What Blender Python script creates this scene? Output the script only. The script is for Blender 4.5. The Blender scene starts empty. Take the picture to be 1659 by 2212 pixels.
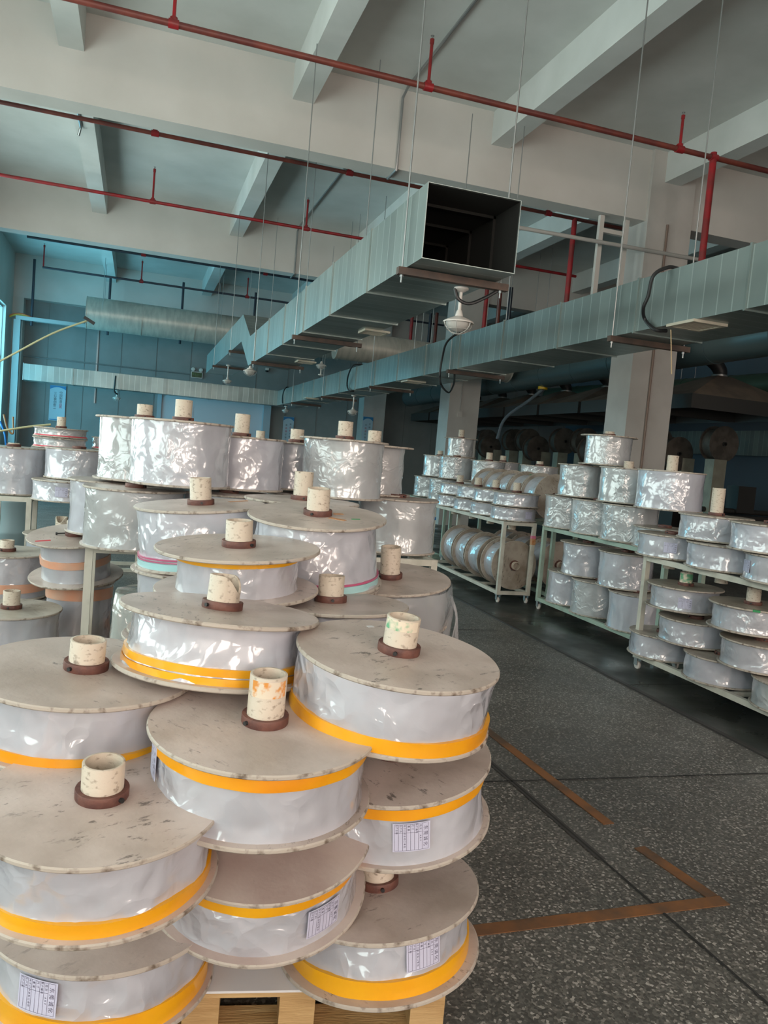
import bpy, bmesh, math, random
from mathutils import Vector, Matrix, noise
random.seed(7)
C = bpy.context.scene.collection
PI = math.pi

# ---------------------------------------------------------------- camera (solved from the vanishing points)
F, CX, CY, H = 1660.0, 829.5, 1106.0, 1.5
d1 = Vector((-533, -168, 1660)).normalized()
d2 = Vector((5072, 314, 1660)); d2 = (d2 - d1 * d2.dot(d1)).normalized()
d3 = d1.cross(d2)
up = -d3 if d3.y > 0 else d3
RW = Matrix((d2, d1, up))                       # camera (x right, y down, z ahead) -> world
cam_d = bpy.data.cameras.new('camera'); cam = bpy.data.objects.new('camera', cam_d); C.objects.link(cam)
mx = Matrix.Identity(4)
for i in range(3):
    mx[i][0] = RW[i][0]; mx[i][1] = -RW[i][1]; mx[i][2] = -RW[i][2]
mx[2][3] = H
cam.matrix_world = mx
cam_d.sensor_fit = 'VERTICAL'; cam_d.sensor_height = 34.6; cam_d.lens = F / 2212 * 34.6
cam_d.clip_start = .05; cam_d.clip_end = 200
bpy.context.scene.camera = cam
def ray(px, py): return RW @ Vector((px - CX, py - CY, F))
def on_y(px, py, y): r = ray(px, py); return Vector((0, 0, H)) + r * (y / r.y)
def on_x(px, py, x): r = ray(px, py); return Vector((0, 0, H)) + r * (x / r.x)
def on_z(px, py, z): r = ray(px, py); return Vector((0, 0, H)) + r * ((z - H) / r.z)
def proj(p):
    v = RW.transposed() @ (Vector(p) - Vector((0, 0, H))); return (CX + F * v.x / v.z, CY + F * v.y / v.z, v.z)

# ---------------------------------------------------------------- light and view
sc = bpy.context.scene
sc.view_settings.view_transform = 'Standard'; sc.view_settings.look = 'None'
sc.view_settings.exposure = 0.0; sc.view_settings.gamma = 1.0; sc.view_settings.use_curve_mapping = False
sc.cycles.max_bounces = 8; sc.cycles.diffuse_bounces = 4; sc.cycles.glossy_bounces = 3; sc.cycles.transparent_max_bounces = 8
sc.cycles.sample_clamp_indirect = 4.0; sc.cycles.use_denoising = True
world = bpy.data.worlds.new('world'); sc.world = world; world.use_nodes = True
world.node_tree.nodes['Background'].inputs[0].default_value = (.5, .62, .75, 1)
world.node_tree.nodes['Background'].inputs[1].default_value = .05
WIN_SIDE = ((.80, .95, .90), 6.0)     # daylight through the blue glass of the side windows
WIN_FAR = ((.22, .74, .95), 7.0)
WIN_REAR = ((1.0, .82, .71), 13.0)     # daylight through the windows behind the camera

# ---------------------------------------------------------------- materials
MATS = {}
def nn(t, kind, x=0, **kw):
    n = t.nodes.new(kind)
    for k, v in kw.items():
        if k in n.inputs: n.inputs[k].default_value = v
        else: setattr(n, k, v)
    return n
def mat(name, col, rough=.5, metal=0., col2=None, scale=8., lo=.4, hi=.6, bump=0., bscale=40., detail=4., coat=0., emit=None, alpha=1., spec=.5, stretch=None, rnd=.0):
    if name in MATS: return MATS[name]
    m = bpy.data.materials.new(name); m.use_nodes = True; t = m.node_tree; b = t.nodes['Principled BSDF']
    b.inputs['Base Color'].default_value = (*col, 1); b.inputs['Roughness'].default_value = rough
    b.inputs['Metallic'].default_value = metal; b.inputs['Coat Weight'].default_value = coat
    b.inputs['Specular IOR Level'].default_value = spec; b.inputs['Alpha'].default_value = alpha
    tc = nn(t, 'ShaderNodeTexCoord'); oi = nn(t, 'ShaderNodeObjectInfo')
    mul = nn(t, 'ShaderNodeVectorMath', operation='MULTIPLY_ADD')
    t.links.new(tc.outputs['Object'], mul.inputs[0]); mul.inputs[1].default_value = stretch or (1, 1, 1)
    cmb = nn(t, 'ShaderNodeCombineXYZ'); mm = nn(t, 'ShaderNodeMath', operation='MULTIPLY'); mm.inputs[1].default_value = 37.
    t.links.new(oi.outputs['Random'], mm.inputs[0])
    for k in range(3): t.links.new(mm.outputs[0], cmb.inputs[k])
    t.links.new(cmb.outputs[0], mul.inputs[2])
    if col2:
        no = nn(t, 'ShaderNodeTexNoise', Scale=scale, Detail=detail); t.links.new(mul.outputs[0], no.inputs['Vector'])
        cr = nn(t, 'ShaderNodeValToRGB'); cr.color_ramp.elements[0].position = lo; cr.color_ramp.elements[1].position = hi
        cr.color_ramp.elements[0].color = (*col, 1); cr.color_ramp.elements[1].color = (*col2, 1)
        t.links.new(no.outputs[0], cr.inputs[0]); t.links.new(cr.outputs[0], b.inputs['Base Color'])
    if bump:
        no = nn(t, 'ShaderNodeTexNoise', Scale=bscale, Detail=3.); t.links.new(mul.outputs[0], no.inputs['Vector'])
        bp = nn(t, 'ShaderNodeBump', Strength=bump, Distance=.01); t.links.new(no.outputs[0], bp.inputs['Height']); t.links.new(bp.outputs[0], b.inputs['Normal'])
    if emit:
        b.inputs['Emission Color'].default_value = (*emit[0], 1); b.inputs['Emission Strength'].default_value = emit[1]
    MATS[name] = m
    return m
def film_mat(name, col, col2, crease=1.0, rough=.28, alpha=1., freq=1., flat=1.):
    """crumpled glossy plastic: faceted creases of several sizes over a milky film"""
    m = mat(name, col, rough=rough, col2=col2, scale=5, lo=.3, hi=.7, coat=.9, spec=.6, alpha=alpha)
    t = m.node_tree; b = t.nodes['Principled BSDF']; b.inputs['Coat Roughness'].default_value = .11; b.inputs['Coat IOR'].default_value = 1.8; b.inputs['Coat Weight'].default_value = 1.
    mul = [n for n in t.nodes if n.bl_idname == 'ShaderNodeVectorMath'][0]
    warp = nn(t, 'ShaderNodeTexNoise', Scale=6., Detail=2.); t.links.new(mul.outputs[0], warp.inputs['Vector'])
    wa = nn(t, 'ShaderNodeVectorMath', operation='MULTIPLY_ADD'); wa.inputs[1].default_value = (.35, .35, .35)
    t.links.new(warp.outputs['Color'], wa.inputs[0]); t.links.new(mul.outputs[0], wa.inputs[2])
    wq = nn(t, 'ShaderNodeVectorMath', operation='MULTIPLY'); wq.inputs[1].default_value = (1, 1, flat); t.links.new(wa.outputs[0], wq.inputs[0])
    hs = []
    for sc_, wt in ((7. * freq, 1. / freq), (17. * freq, .3 / freq)):
        v = nn(t, 'ShaderNodeTexVoronoi', Scale=sc_, feature='SMOOTH_F1'); v.inputs['Smoothness'].default_value = .06
        t.links.new(wq.outputs[0], v.inputs['Vector'])
        q = nn(t, 'ShaderNodeMath', operation='MULTIPLY'); q.inputs[1].default_value = wt
        t.links.new(v.outputs['Distance'], q.inputs[0]); hs.append(q)
    st = nn(t, 'ShaderNodeVectorMath', operation='MULTIPLY'); st.inputs[1].default_value = (1, 1, .35)
    t.links.new(mul.outputs[0], st.inputs[0])
    r = nn(t, 'ShaderNodeTexNoise', Scale=9., Detail=3., noise_type='RIDGED_MULTIFRACTAL', normalize=True); t.links.new(st.outputs[0], r.inputs['Vector'])
    q = nn(t, 'ShaderNodeMath', operation='MULTIPLY'); q.inputs[1].default_value = .25; t.links.new(r.outputs[0], q.inputs[0]); hs.append(q)
    a = nn(t, 'ShaderNodeMath', operation='ADD'); t.links.new(hs[0].outputs[0], a.inputs[0]); t.links.new(hs[1].outputs[0], a.inputs[1])
    a2 = nn(t, 'ShaderNodeMath', operation='ADD'); t.links.new(a.outputs[0], a2.inputs[0]); t.links.new(hs[2].outputs[0], a2.inputs[1])
    # calm and crumpled zones
    zn = nn(t, 'ShaderNodeTexNoise', Scale=3.2, Detail=1.); t.links.new(mul.outputs[0], zn.inputs['Vector'])
    zr = nn(t, 'ShaderNodeMapRange'); zr.inputs[1].default_value = .4; zr.inputs[2].default_value = .62; zr.inputs[3].default_value = .12; zr.inputs[4].default_value = .9
    t.links.new(zn.outputs[0], zr.inputs[0])
    hm = nn(t, 'ShaderNodeMath', operation='MULTIPLY'); t.links.new(a2.outputs[0], hm.inputs[0]); t.links.new(zr.outputs[0], hm.inputs[1])
    bp = nn(t, 'ShaderNodeBump', Strength=.62 * crease, Distance=.03); t.links.new(hm.outputs[0], bp.inputs['Height'])
    b2 = nn(t, 'ShaderNodeBump', Strength=.2 * crease, Distance=.03); t.links.new(hm.outputs[0], b2.inputs['Height'])
    t.links.new(b2.outputs[0], b.inputs['Normal']); t.links.new(bp.outputs[0], b.inputs['Coat Normal'])
    return m
def flange_mat(name, base, dirt, spots, amount=.58):
    m = mat(name, base, rough=.36, col2=dirt, scale=5.5, lo=.42, hi=.66, bump=.08, bscale=60, detail=8.)
    t = m.node_tree; b = t.nodes['Principled BSDF']
    mul = [n for n in t.nodes if n.bl_idname == 'ShaderNodeVectorMath'][0]
    cr = [n for n in t.nodes if n.bl_idname == 'ShaderNodeValToRGB'][0]
    st = nn(t, 'ShaderNodeVectorMath', operation='MULTIPLY'); st.inputs[1].default_value = (1, 2.6, 1)
    t.links.new(mul.outputs[0], st.inputs[0])
    n2 = nn(t, 'ShaderNodeTexNoise', Scale=22., Detail=5., Roughness=.7); t.links.new(st.outputs[0], n2.inputs['Vector'])
    r2 = nn(t, 'ShaderNodeMapRange'); r2.inputs[1].default_value = amount + .06; r2.inputs[2].default_value = amount + .13; r2.inputs[4].default_value = .75
    n3 = nn(t, 'ShaderNodeTexNoise', Scale=4., Detail=2.); t.links.new(mul.outputs[0], n3.inputs['Vector'])
    r3 = nn(t, 'ShaderNodeMapRange'); r3.inputs[1].default_value = .45; r3.inputs[2].default_value = .6
    t.links.new(n3.outputs[0], r3.inputs[0]); t.links.new(n2.outputs[0], r2.inputs[0])
    k = nn(t, 'ShaderNodeMath', operation='MULTIPLY'); t.links.new(r2.outputs[0], k.inputs[0]); t.links.new(r3.outputs[0], k.inputs[1])
    mxn = nn(t, 'ShaderNodeMix', data_type='RGBA'); t.links.new(k.outputs[0], mxn.inputs[0]); t.links.new(cr.outputs[0], mxn.inputs[6]); mxn.inputs[7].default_value = (*spots, 1)
    t.links.new(mxn.outputs[2], b.inputs['Base Color'])
    return m

M_FLANGE = flange_mat('spool_flange_plastic', (.51, .425, .385), (.37, .30, .26), (.06, .05, .045), .52)
M_RIM = mat('grimy_flange_rim', (.42, .37, .32), rough=.6, col2=(.13, .095, .07), scale=38, lo=.52, hi=.70, detail=6.)
M_FLANGE2 = flange_mat('spool_flange_dull', (.40, .35, .295), (.25, .205, .16), (.05, .04, .03), .5)
M_FILM = film_mat('wrapped_film', (.47, .475, .53), (.38, .385, .42), 1.1)
M_FILMF = film_mat('front_wrapped_film', (.49, .495, .55), (.38, .385, .425), 2.1, freq=.75)
M_FILM2 = film_mat('wrapped_film_creased', (.44, .45, .465), (.34, .345, .35), 1.1, freq=1.35, flat=1.9)
M_FILMW = film_mat('wrapped_film_smooth', (.47, .475, .535), (.40, .405, .45), .8)
M_LOOSE = film_mat('loose_wrap', (.55, .56, .58), (.45, .46, .48), 1.4, alpha=.45)
M_BAG = film_mat('clear_bag', (.42, .44, .42), (.32, .34, .31), 1.2, rough=.2)
M_YELLOW = mat('yellow_zip_edge', (.78, .39, .006), rough=.3, col2=(.74, .27, .006), scale=3, lo=.3, hi=.7, coat=.3, bump=.15, bscale=14)
M_ORANGE = mat('orange_pink_edge', (.72, .33, .2), rough=.35, col2=(.6, .38, .28), scale=9, lo=.3, hi=.7, coat=.3, bump=.2, bscale=30)
M_MINT = mat('mint_edge', (.36, .60, .62), rough=.35, coat=.3)
M_ROSE = mat('rose_edge', (.48, .10, .2), rough=.35, coat=.3)
M_REDEDGE = mat('red_edge', (.6, .05, .08), rough=.4)
M_BLUEEDGE = mat('blue_edge', (.05, .35, .65), rough=.4)
M_PIPE = mat('cream_core_pipe', (.52, .445, .36), rough=.5, col2=(.20, .15, .11), scale=62, lo=.55, hi=.74, bump=.15, bscale=70, detail=8., stretch=(1, 1, 1.5))
M_PIPEIN = mat('core_pipe_bore', (.5, .42, .32), rough=.6)
M_PAINTY = mat('orange_paint_smears', (.62, .25, .05), rough=.5, col2=(.66, .57, .45), scale=30, lo=.45, hi=.55)
M_PAINTG = mat('green_paint_smears', (.12, .36, .2), rough=.5, col2=(.66, .57, .45), scale=26, lo=.42, hi=.55)
M_RUST = mat('rusted_collar', (.085, .032, .026), rough=.6, col2=(.14, .055, .04), scale=30, bump=.2, bscale=80)
M_PAPER = mat('label_paper', (.52, .52, .66), rough=.6)
M_INK = mat('label_ink', (.09, .08, .13), rough=.6)
M_GREENMARK = mat('green_marker', (.02, .25, .08), rough=.5)
M_BROWNTAPE = mat('brown_tape', (.42, .17, .06), rough=.5, col2=(.5, .27, .13), scale=40)
M_REDTAPE = mat('red_tape', (.6, .02, .04), rough=.4)
M_WOOD = mat('pallet_pine', (.50, .33, .15), rough=.65, col2=(.36, .21, .08), scale=5, lo=.35, hi=.7, bump=.3, bscale=25, detail=6., stretch=(1, 8, 8))
M_RACK = mat('rack_cream_paint', (.54, .52, .45), rough=.5, col2=(.38, .36, .30), scale=9, lo=.45, hi=.8)
M_RACKG = mat('rack_green_paint', (.30, .38, .31), rough=.5, col2=(.22, .27, .22), scale=9, lo=.5, hi=.8)
M_CONC = mat('white_plaster', (.60, .58, .55), rough=.85, col2=(.52, .50, .465), scale=1.2, lo=.3, hi=.75, bump=.05, bscale=30)
M_CEIL = mat('ceiling_plaster', (.62, .63, .61), rough=.85, col2=(.53, .545, .52), scale=1.5, lo=.3, hi=.7, bump=.05, bscale=20)
M_PANEL = mat('grey_wall_panel', (.22, .24, .24), rough=.55, col2=(.20, .22, .22), scale=2)
M_BLUEPANEL = mat('blue_wall_panel', (.09, .125, .16), rough=.5)
M_DOORB = mat('pale_blue_door', (.50, .56, .62), rough=.5)
M_COL = mat('column_paint', (.52, .49, .46), rough=.7, col2=(.47, .44, .41), scale=2)
M_RED = mat('red_pipe_paint', (.32, .012, .018), rough=.4, col2=(.2, .02, .02), scale=6)
M_REDB = mat('red_brown_pipe', (.20, .045, .03), rough=.45, col2=(.13, .03, .025), scale=3)
M_DARKPIPE = mat('dark_hanger_steel', (.03, .035, .05), rough=.5)
M_STEEL = mat('galvanised_conduit', (.35, .36, .36), rough=.4, metal=.8)
M_GREYPIPE = mat('grey_pipe', (.40, .39, .37), rough=.5)
M_BROWNST = mat('brown_angle_steel', (.06, .04, .032), rough=.6, col2=(.09, .055, .04), scale=12)
M_BLACK = mat('black_rubber', (.012, .012, .013), rough=.45)
M_WHITE = mat('off_white_enamel', (.58, .54, .50), rough=.4)
M_WIRE = mat('guard_wire', (.6, .58, .55), rough=.35, metal=.5)
M_GLASS = mat('lamp_glass', (.45, .43, .4), rough=.2)
M_VENT = mat('cream_vent', (.50, .45, .36), rough=.5)
M_DARKIN = mat('duct_inside_shade', (.010, .009, .007), rough=.9)  # near black: the shade inside the open duct put into the colour
M_SIGNG = mat('exit_green', (.01, .05, .015), rough=.3)
M_SIGNT = mat('exit_green_text', (.03, .18, .05), rough=.3)
M_POSTER = mat('poster_paper', (.38, .53, .62), rough=.5)
M_POSTB = mat('poster_blue', (.02, .19, .42), rough=.5)
M_POSTK = mat('poster_black', (.02, .025, .04), rough=.5)
M_POSTR = mat('poster_red', (.4, .02, .08), rough=.5)
M_TAPE = mat('floor_tape_orange', (.22, .09, .028), rough=.55, col2=(.075, .05, .033), scale=5, lo=.4, hi=.68)
M_MACH = mat('machine_grey_green', (.34, .33, .26), rough=.5, col2=(.26, .25, .2), scale=4)
M_MACHD = mat('machine_dark', (.03, .028, .026), rough=.5)
M_REEL = mat('reel_brown', (.10, .085, .07), rough=.6, col2=(.06, .05, .042), scale=6)
M_HOOD = mat('hood_steel', (.16, .12, .09), rough=.5, col2=(.1, .075, .06), scale=3)
M_BARREL = mat('pale_blue_barrel', (.35, .48, .52), rough=.4)
M_BAMBOO = mat('bamboo_pole', (.45, .42, .24), rough=.5)
M_HOSER = mat('orange_hose', (.5, .12, .03), rough=.4)
M_HOSEY = mat('yellow_hose', (.5, .32, .04), rough=.4)
M_YCAP = mat('yellow_cap', (.7, .42, .01), rough=.4)
M_CLEARH = mat('clear_hose', (.16, .19, .22), rough=.2, alpha=.6)
M_BLUEPL = mat('blue_plastic', (.02, .13, .35), rough=.4)
M_SHEET = mat('white_sheet', (.62, .61, .62), rough=.5)

def galv(name, axis):
    """galvanised sheet with pressed seams across the run"""
    m = mat(name, (.31, .37, .355), rough=.34, metal=.55, col2=(.22, .275, .265), scale=1.6, lo=.3, hi=.7, spec=.5)
    t = m.node_tree; b = t.nodes['Principled BSDF']
    tc = [n for n in t.nodes if n.bl_idname == 'ShaderNodeTexCoord'][0]
    sp = nn(t, 'ShaderNodeSeparateXYZ'); t.links.new(tc.outputs['Object'], sp.inputs[0])
    no = nn(t, 'ShaderNodeTexNoise', Scale=.9, Detail=2.); t.links.new(tc.outputs['Object'], no.inputs['Vector'])
    hs = nn(t, 'ShaderNodeMath', operation='MULTIPLY'); hs.inputs[1].default_value = 1 / .145
    t.links.new(sp.outputs[axis], hs.inputs[0])
    fr = nn(t, 'ShaderNodeMath', operation='FRACT'); t.links.new(hs.outputs[0], fr.inputs[0])
    lt = nn(t, 'ShaderNodeMath', operation='LESS_THAN'); lt.inputs[1].default_value = .07; t.links.new(fr.outputs[0], lt.inputs[0])
    # every strip its own tone
    fl = nn(t, 'ShaderNodeMath', operation='FLOOR'); t.links.new(hs.outputs[0], fl.inputs[0])
    wn = nn(t, 'ShaderNodeTexWhiteNoise', noise_dimensions='1D'); t.links.new(fl.outputs[0], wn.inputs['W'])
    mr = nn(t, 'ShaderNodeMapRange'); mr.inputs[3].default_value = .84; mr.inputs[4].default_value = 1.08; t.links.new(wn.outputs[0], mr.inputs[0])
    cr = [n for n in t.nodes if n.bl_idname == 'ShaderNodeValToRGB'][0]
    vm = nn(t, 'ShaderNodeVectorMath', operation='SCALE'); t.links.new(cr.outputs[0], vm.inputs[0]); t.links.new(mr.outputs[0], vm.inputs['Scale'])
    mxn = nn(t, 'ShaderNodeMix', data_type='RGBA'); t.links.new(lt.outputs[0], mxn.inputs[0]); t.links.new(vm.outputs[0], mxn.inputs[6]); mxn.inputs[7].default_value = (.40, .46, .45, 1)
    t.links.new(mxn.outputs[2], b.inputs['Base Color'])
    n2 = nn(t, 'ShaderNodeTexNoise', Scale=2.5, Detail=2.); t.links.new(tc.outputs['Object'], n2.inputs['Vector'])
    ad = nn(t, 'ShaderNodeMath', operation='MULTIPLY_ADD'); ad.inputs[1].default_value = .5; t.links.new(lt.outputs[0], ad.inputs[0]); t.links.new(n2.outputs[0], ad.inputs[2])
    bp = nn(t, 'ShaderNodeBump', Strength=.5, Distance=.012); t.links.new(ad.outputs[0], bp.inputs['Height']); t.links.new(bp.outputs[0], b.inputs['Normal'])
    return m
M_DUCTY = galv('galvanised_duct', 1)
M_DUCTX = galv('galvanised_duct_cross', 0)
M_ROUND = mat('round_duct_metal', (.50, .48, .42), rough=.4, metal=.25, col2=(.40, .385, .34), scale=3, bump=.15, bscale=12, stretch=(4, 1, 1))
M_ROUNDD = mat('round_duct_dark', (.10, .15, .16), rough=.35, metal=.5, bump=.15, bscale=12)
M_ROUNDG = mat('round_duct_green', (.07, .13, .10), rough=.4, metal=.4, bump=.15, bscale=12)

def terrazzo():
    m = mat('terrazzo_floor', (.10, .10, .10), rough=.38); t = m.node_tree; b = t.nodes['Principled BSDF']
    tc = [n for n in t.nodes if n.bl_idname == 'ShaderNodeTexCoord'][0]
    v = nn(t, 'ShaderNodeTexVoronoi', Scale=120.); t.links.new(tc.outputs['Object'], v.inputs['Vector'])
    cr = nn(t, 'ShaderNodeValToRGB'); e = cr.color_ramp.elements
    e[0].position = 0; e[0].color = (.065, .063, .058, 1); e[1].position = 1; e[1].color = (.42, .40, .37, 1)
    for p, c in ((.45, (.10, .096, .088, 1)), (.8, (.15, .143, .13, 1)), (.9, (.24, .225, .205, 1))):
        q = e.new(p); q.color = c
    sp = nn(t, 'ShaderNodeSeparateXYZ'); t.links.new(v.outputs['Color'], sp.inputs[0]); t.links.new(sp.outputs[0], cr.inputs[0])
    n = nn(t, 'ShaderNodeTexNoise', Scale=1.1, Detail=5.); t.links.new(tc.outputs['Object'], n.inputs['Vector'])
    mr = nn(t, 'ShaderNodeMapRange'); mr.inputs[1].default_value = .3; mr.inputs[2].default_value = .7; mr.inputs[3].default_value = .62; mr.inputs[4].default_value = 1.1; t.links.new(n.outputs[0], mr.inputs[0])
    vm = nn(t, 'ShaderNodeVectorMath', operation='SCALE'); t.links.new(cr.outputs[0], vm.inputs[0]); t.links.new(mr.outputs[0], vm.inputs['Scale'])
    t.links.new(vm.outputs[0], b.inputs['Base Color'])
    n2 = nn(t, 'ShaderNodeTexNoise', Scale=3., Detail=4.); t.links.new(tc.outputs['Object'], n2.inputs['Vector'])
    m2 = nn(t, 'ShaderNodeMapRange'); m2.inputs[3].default_value = .3; m2.inputs[4].default_value = .6; t.links.new(n2.outputs[0], m2.inputs[0]); t.links.new(m2.outputs[0], b.inputs['Roughness'])
    return m
M_FLOOR = terrazzo()
def checker_plate():
    m = mat('tread_plate_steel', (.06, .065, .06), rough=.33, metal=.5, col2=(.035, .04, .037), scale=2.5); t = m.node_tree; b = t.nodes['Principled BSDF']
    tc = [n for n in t.nodes if n.bl_idname == 'ShaderNodeTexCoord'][0]
    ro = nn(t, 'ShaderNodeMapping'); ro.inputs['Rotation'].default_value = (0, 0, PI / 4); t.links.new(tc.outputs['Object'], ro.inputs[0])
    ck = nn(t, 'ShaderNodeTexBrick', Scale=26.); ck.inputs['Mortar Size'].default_value = .035; ck.inputs['Color1'].default_value = (1, 1, 1, 1); ck.inputs['Color2'].default_value = (.8, .8, .8, 1); ck.inputs['Mortar'].default_value = (0, 0, 0, 1)
    t.links.new(ro.outputs[0], ck.inputs['Vector'])
    bp = nn(t, 'ShaderNodeBump', Strength=.35, Distance=.004); t.links.new(ck.outputs[0], bp.inputs['Height']); t.links.new(bp.outputs[0], b.inputs['Normal'])
    n2 = nn(t, 'ShaderNodeTexNoise', Scale=1.7, Detail=5.); t.links.new(tc.outputs['Object'], n2.inputs['Vector'])
    m2 = nn(t, 'ShaderNodeMapRange'); m2.inputs[1].default_value = .35; m2.inputs[2].default_value = .65; m2.inputs[3].default_value = .18; m2.inputs[4].default_value = .55; t.links.new(n2.outputs[0], m2.inputs[0]); t.links.new(m2.outputs[0], b.inputs['Roughness'])
    return m
M_PLATE = checker_plate()

# ---------------------------------------------------------------- mesh helpers
class MB:
    def __init__(s): s.v = []; s.f = []
    def box(s, a, b, M=None):
        x0, y0, z0 = a; x1, y1, z1 = b; n = len(s.v)
        P = [Vector(p) for p in ((x0, y0, z0), (x1, y0, z0), (x1, y1, z0), (x0, y1, z0), (x0, y0, z1), (x1, y0, z1), (x1, y1, z1), (x0, y1, z1))]
        if M is not None: P = [M @ p for p in P]
        s.v += P; s.f += [tuple(n + i for i in q) for q in ((0, 3, 2, 1), (4, 5, 6, 7), (0, 1, 5, 4), (1, 2, 6, 5), (2, 3, 7, 6), (3, 0, 4, 7))]
        return s
    def beam(s, p0, p1, w, h):
        """box bar from p0 to p1, w across, h upright"""
        p0, p1 = Vector(p0), Vector(p1); d = p1 - p0; L = d.length; z = d.normalized()
        u = Vector((0, 0, 1)) if abs(z.z) < .9 else Vector((0, 1, 0))
        x = u.cross(z).normalized(); y = z.cross(x)
        M = Matrix((x, y, z)).transposed().to_4x4(); M.translation = p0
        return s.box((-w / 2, -h / 2, 0), (w / 2, h / 2, L), M)
    def tube(s, pts, r, seg=10, caps=True):
        pts = [Vector(p) for p in pts]; n0 = len(s.v); prev = None
        rr = r if isinstance(r, (list, tuple)) else [r] * len(pts)
        for i, p in enumerate(pts):
            d = (pts[min(i + 1, len(pts) - 1)] - pts[max(i - 1, 0)]).normalized()
            if prev is None:
                u = Vector((0, 0, 1)) if abs(d.z) < .9 else Vector((1, 0, 0)); x = u.cross(d).normalized()
            else:
                x = (prev - d * prev.dot(d)).normalized()
            prev = x; y = d.cross(x)
            for k in range(seg):
                a = 2 * PI * k / seg; s.v.append(p + (x * math.cos(a) + y * math.sin(a)) * rr[i])
        for i in range(len(pts) - 1):
            for k in range(seg):
                a = n0 + i * seg + k; b = n0 + i * seg + (k + 1) % seg
                s.f.append((a, b, b + seg, a + seg))
        if caps:
            s.f.append(tuple(n0 + k for k in reversed(range(seg)))); e = n0 + (len(pts) - 1) * seg; s.f.append(tuple(e + k for k in range(seg)))
        return s
    def lathe(s, prof, seg=64, M=None, fn=None, closed=False, cap0=False, cap1=False):
        n0 = len(s.v)
        for i, (r, z) in enumerate(prof):
            for k in range(seg):
                a = 2 * PI * k / seg
                q = r + (fn(a, z, r) if fn else 0)
                p = Vector((q * math.cos(a), q * math.sin(a), z))
                s.v.append(M @ p if M is not None else p)
        m = len(prof)
        for i in range(m if closed else m - 1):
            j = (i + 1) % m
            for k in range(seg):
                a = n0 + i * seg + k; b = n0 + i * seg + (k + 1) % seg; c = n0 + j * seg + (k + 1) % seg; d = n0 + j * seg + k
                s.f.append((a, b, c, d))
        if cap0: s.f.append(tuple(n0 + k for k in reversed(range(seg))))
        if cap1: e = n0 + (m - 1) * seg; s.f.append(tuple(e + k for k in range(seg)))
        return s
    def mesh(s, name, m, smooth=False, ang=35):
        me = bpy.data.meshes.new(name); me.from_pydata([tuple(p) for p in s.v], [], s.f); me.update()
        bm = bmesh.new(); bm.from_mesh(me); bmesh.ops.recalc_face_normals(bm, faces=bm.faces); bm.to_mesh(me); bm.free()
        for q in (m if isinstance(m, (list, tuple)) else [m]): me.materials.append(q)
        if smooth:
            for p in me.polygons: p.use_smooth = True
            me.set_sharp_from_angle(angle=math.radians(ang))
        return me
def link(name, me, parent=None, loc=None):
    o = bpy.data.objects.new(name, me); C.objects.link(o)
    if parent is not None: o.parent = parent
    if loc is not None: o.location = loc
    return o
def obj(name, mb, m, parent=None, smooth=False, loc=None): return link(name, mb.mesh(name, m, smooth), parent, loc)
def tag(o, label, cat, group=None, kind=None):
    o['label'] = label; o['category'] = cat
    if group: o['group'] = group
    if kind: o['kind'] = kind
    return o
def struct(name, mb, m): o = obj(name, mb, m); o['kind'] = 'structure'; return o
def empty(name, loc=(0, 0, 0), rz=0.): o = bpy.data.objects.new(name, None); C.objects.link(o); o.location = loc; o.rotation_euler = (0, 0, rz); o.empty_display_size = .05; return o
def smooth_path(pts, n=8):
    P = [Vector(p) for p in pts]; P = [P[0] * 2 - P[1]] + P + [P[-1] * 2 - P[-2]]; out = []
    for i in range(1, len(P) - 2):
        for k in range(n):
            t = k / n; a, b, c, d = P[i - 1], P[i], P[i + 1], P[i + 2]
            out.append(.5 * ((2 * b) + (c - a) * t + (2 * a - 5 * b + 4 * c - d) * t * t + (3 * b - a - 3 * c + d) * t ** 3))
    out.append(P[-2]); return out
_text = {}
def text_mesh(body, size, m):
    """flat text as plain mesh in the xy plane, centred"""
    k = (body, size, m.name)
    if k in _text: return _text[k]
    cu = bpy.data.curves.new('txt', 'FONT'); cu.body = body; cu.size = size; cu.align_x = 'CENTER'; cu.align_y = 'CENTER'; cu.resolution_u = 2
    o = bpy.data.objects.new('txt', cu); C.objects.link(o); bpy.context.view_layer.update()
    me = bpy.data.meshes.new_from_object(o.evaluated_get(bpy.context.evaluated_depsgraph_get()))
    bpy.data.objects.remove(o); bpy.data.curves.remove(cu)
    me.materials.clear(); me.materials.append(m); _text[k] = me
    return me

# ---------------------------------------------------------------- the hall
ZC = 6.22                       # ceiling
ZB = 5.22                       # underside of the main crossbeams
ZS = 5.79                       # underside of the ribs
XL, XR, YF, YB = -3.5, 14.5, -5.0, 24.35
struct('floor', MB().box((XL - .3, YF - .3, -.2), (XR + .3, YB + .3, 0)), M_FLOOR)
struct('ceiling', MB().box((XL - .3, YF - .3, ZC), (XR + .3, YB + .3, ZC + .2)), M_CEIL)
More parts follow.
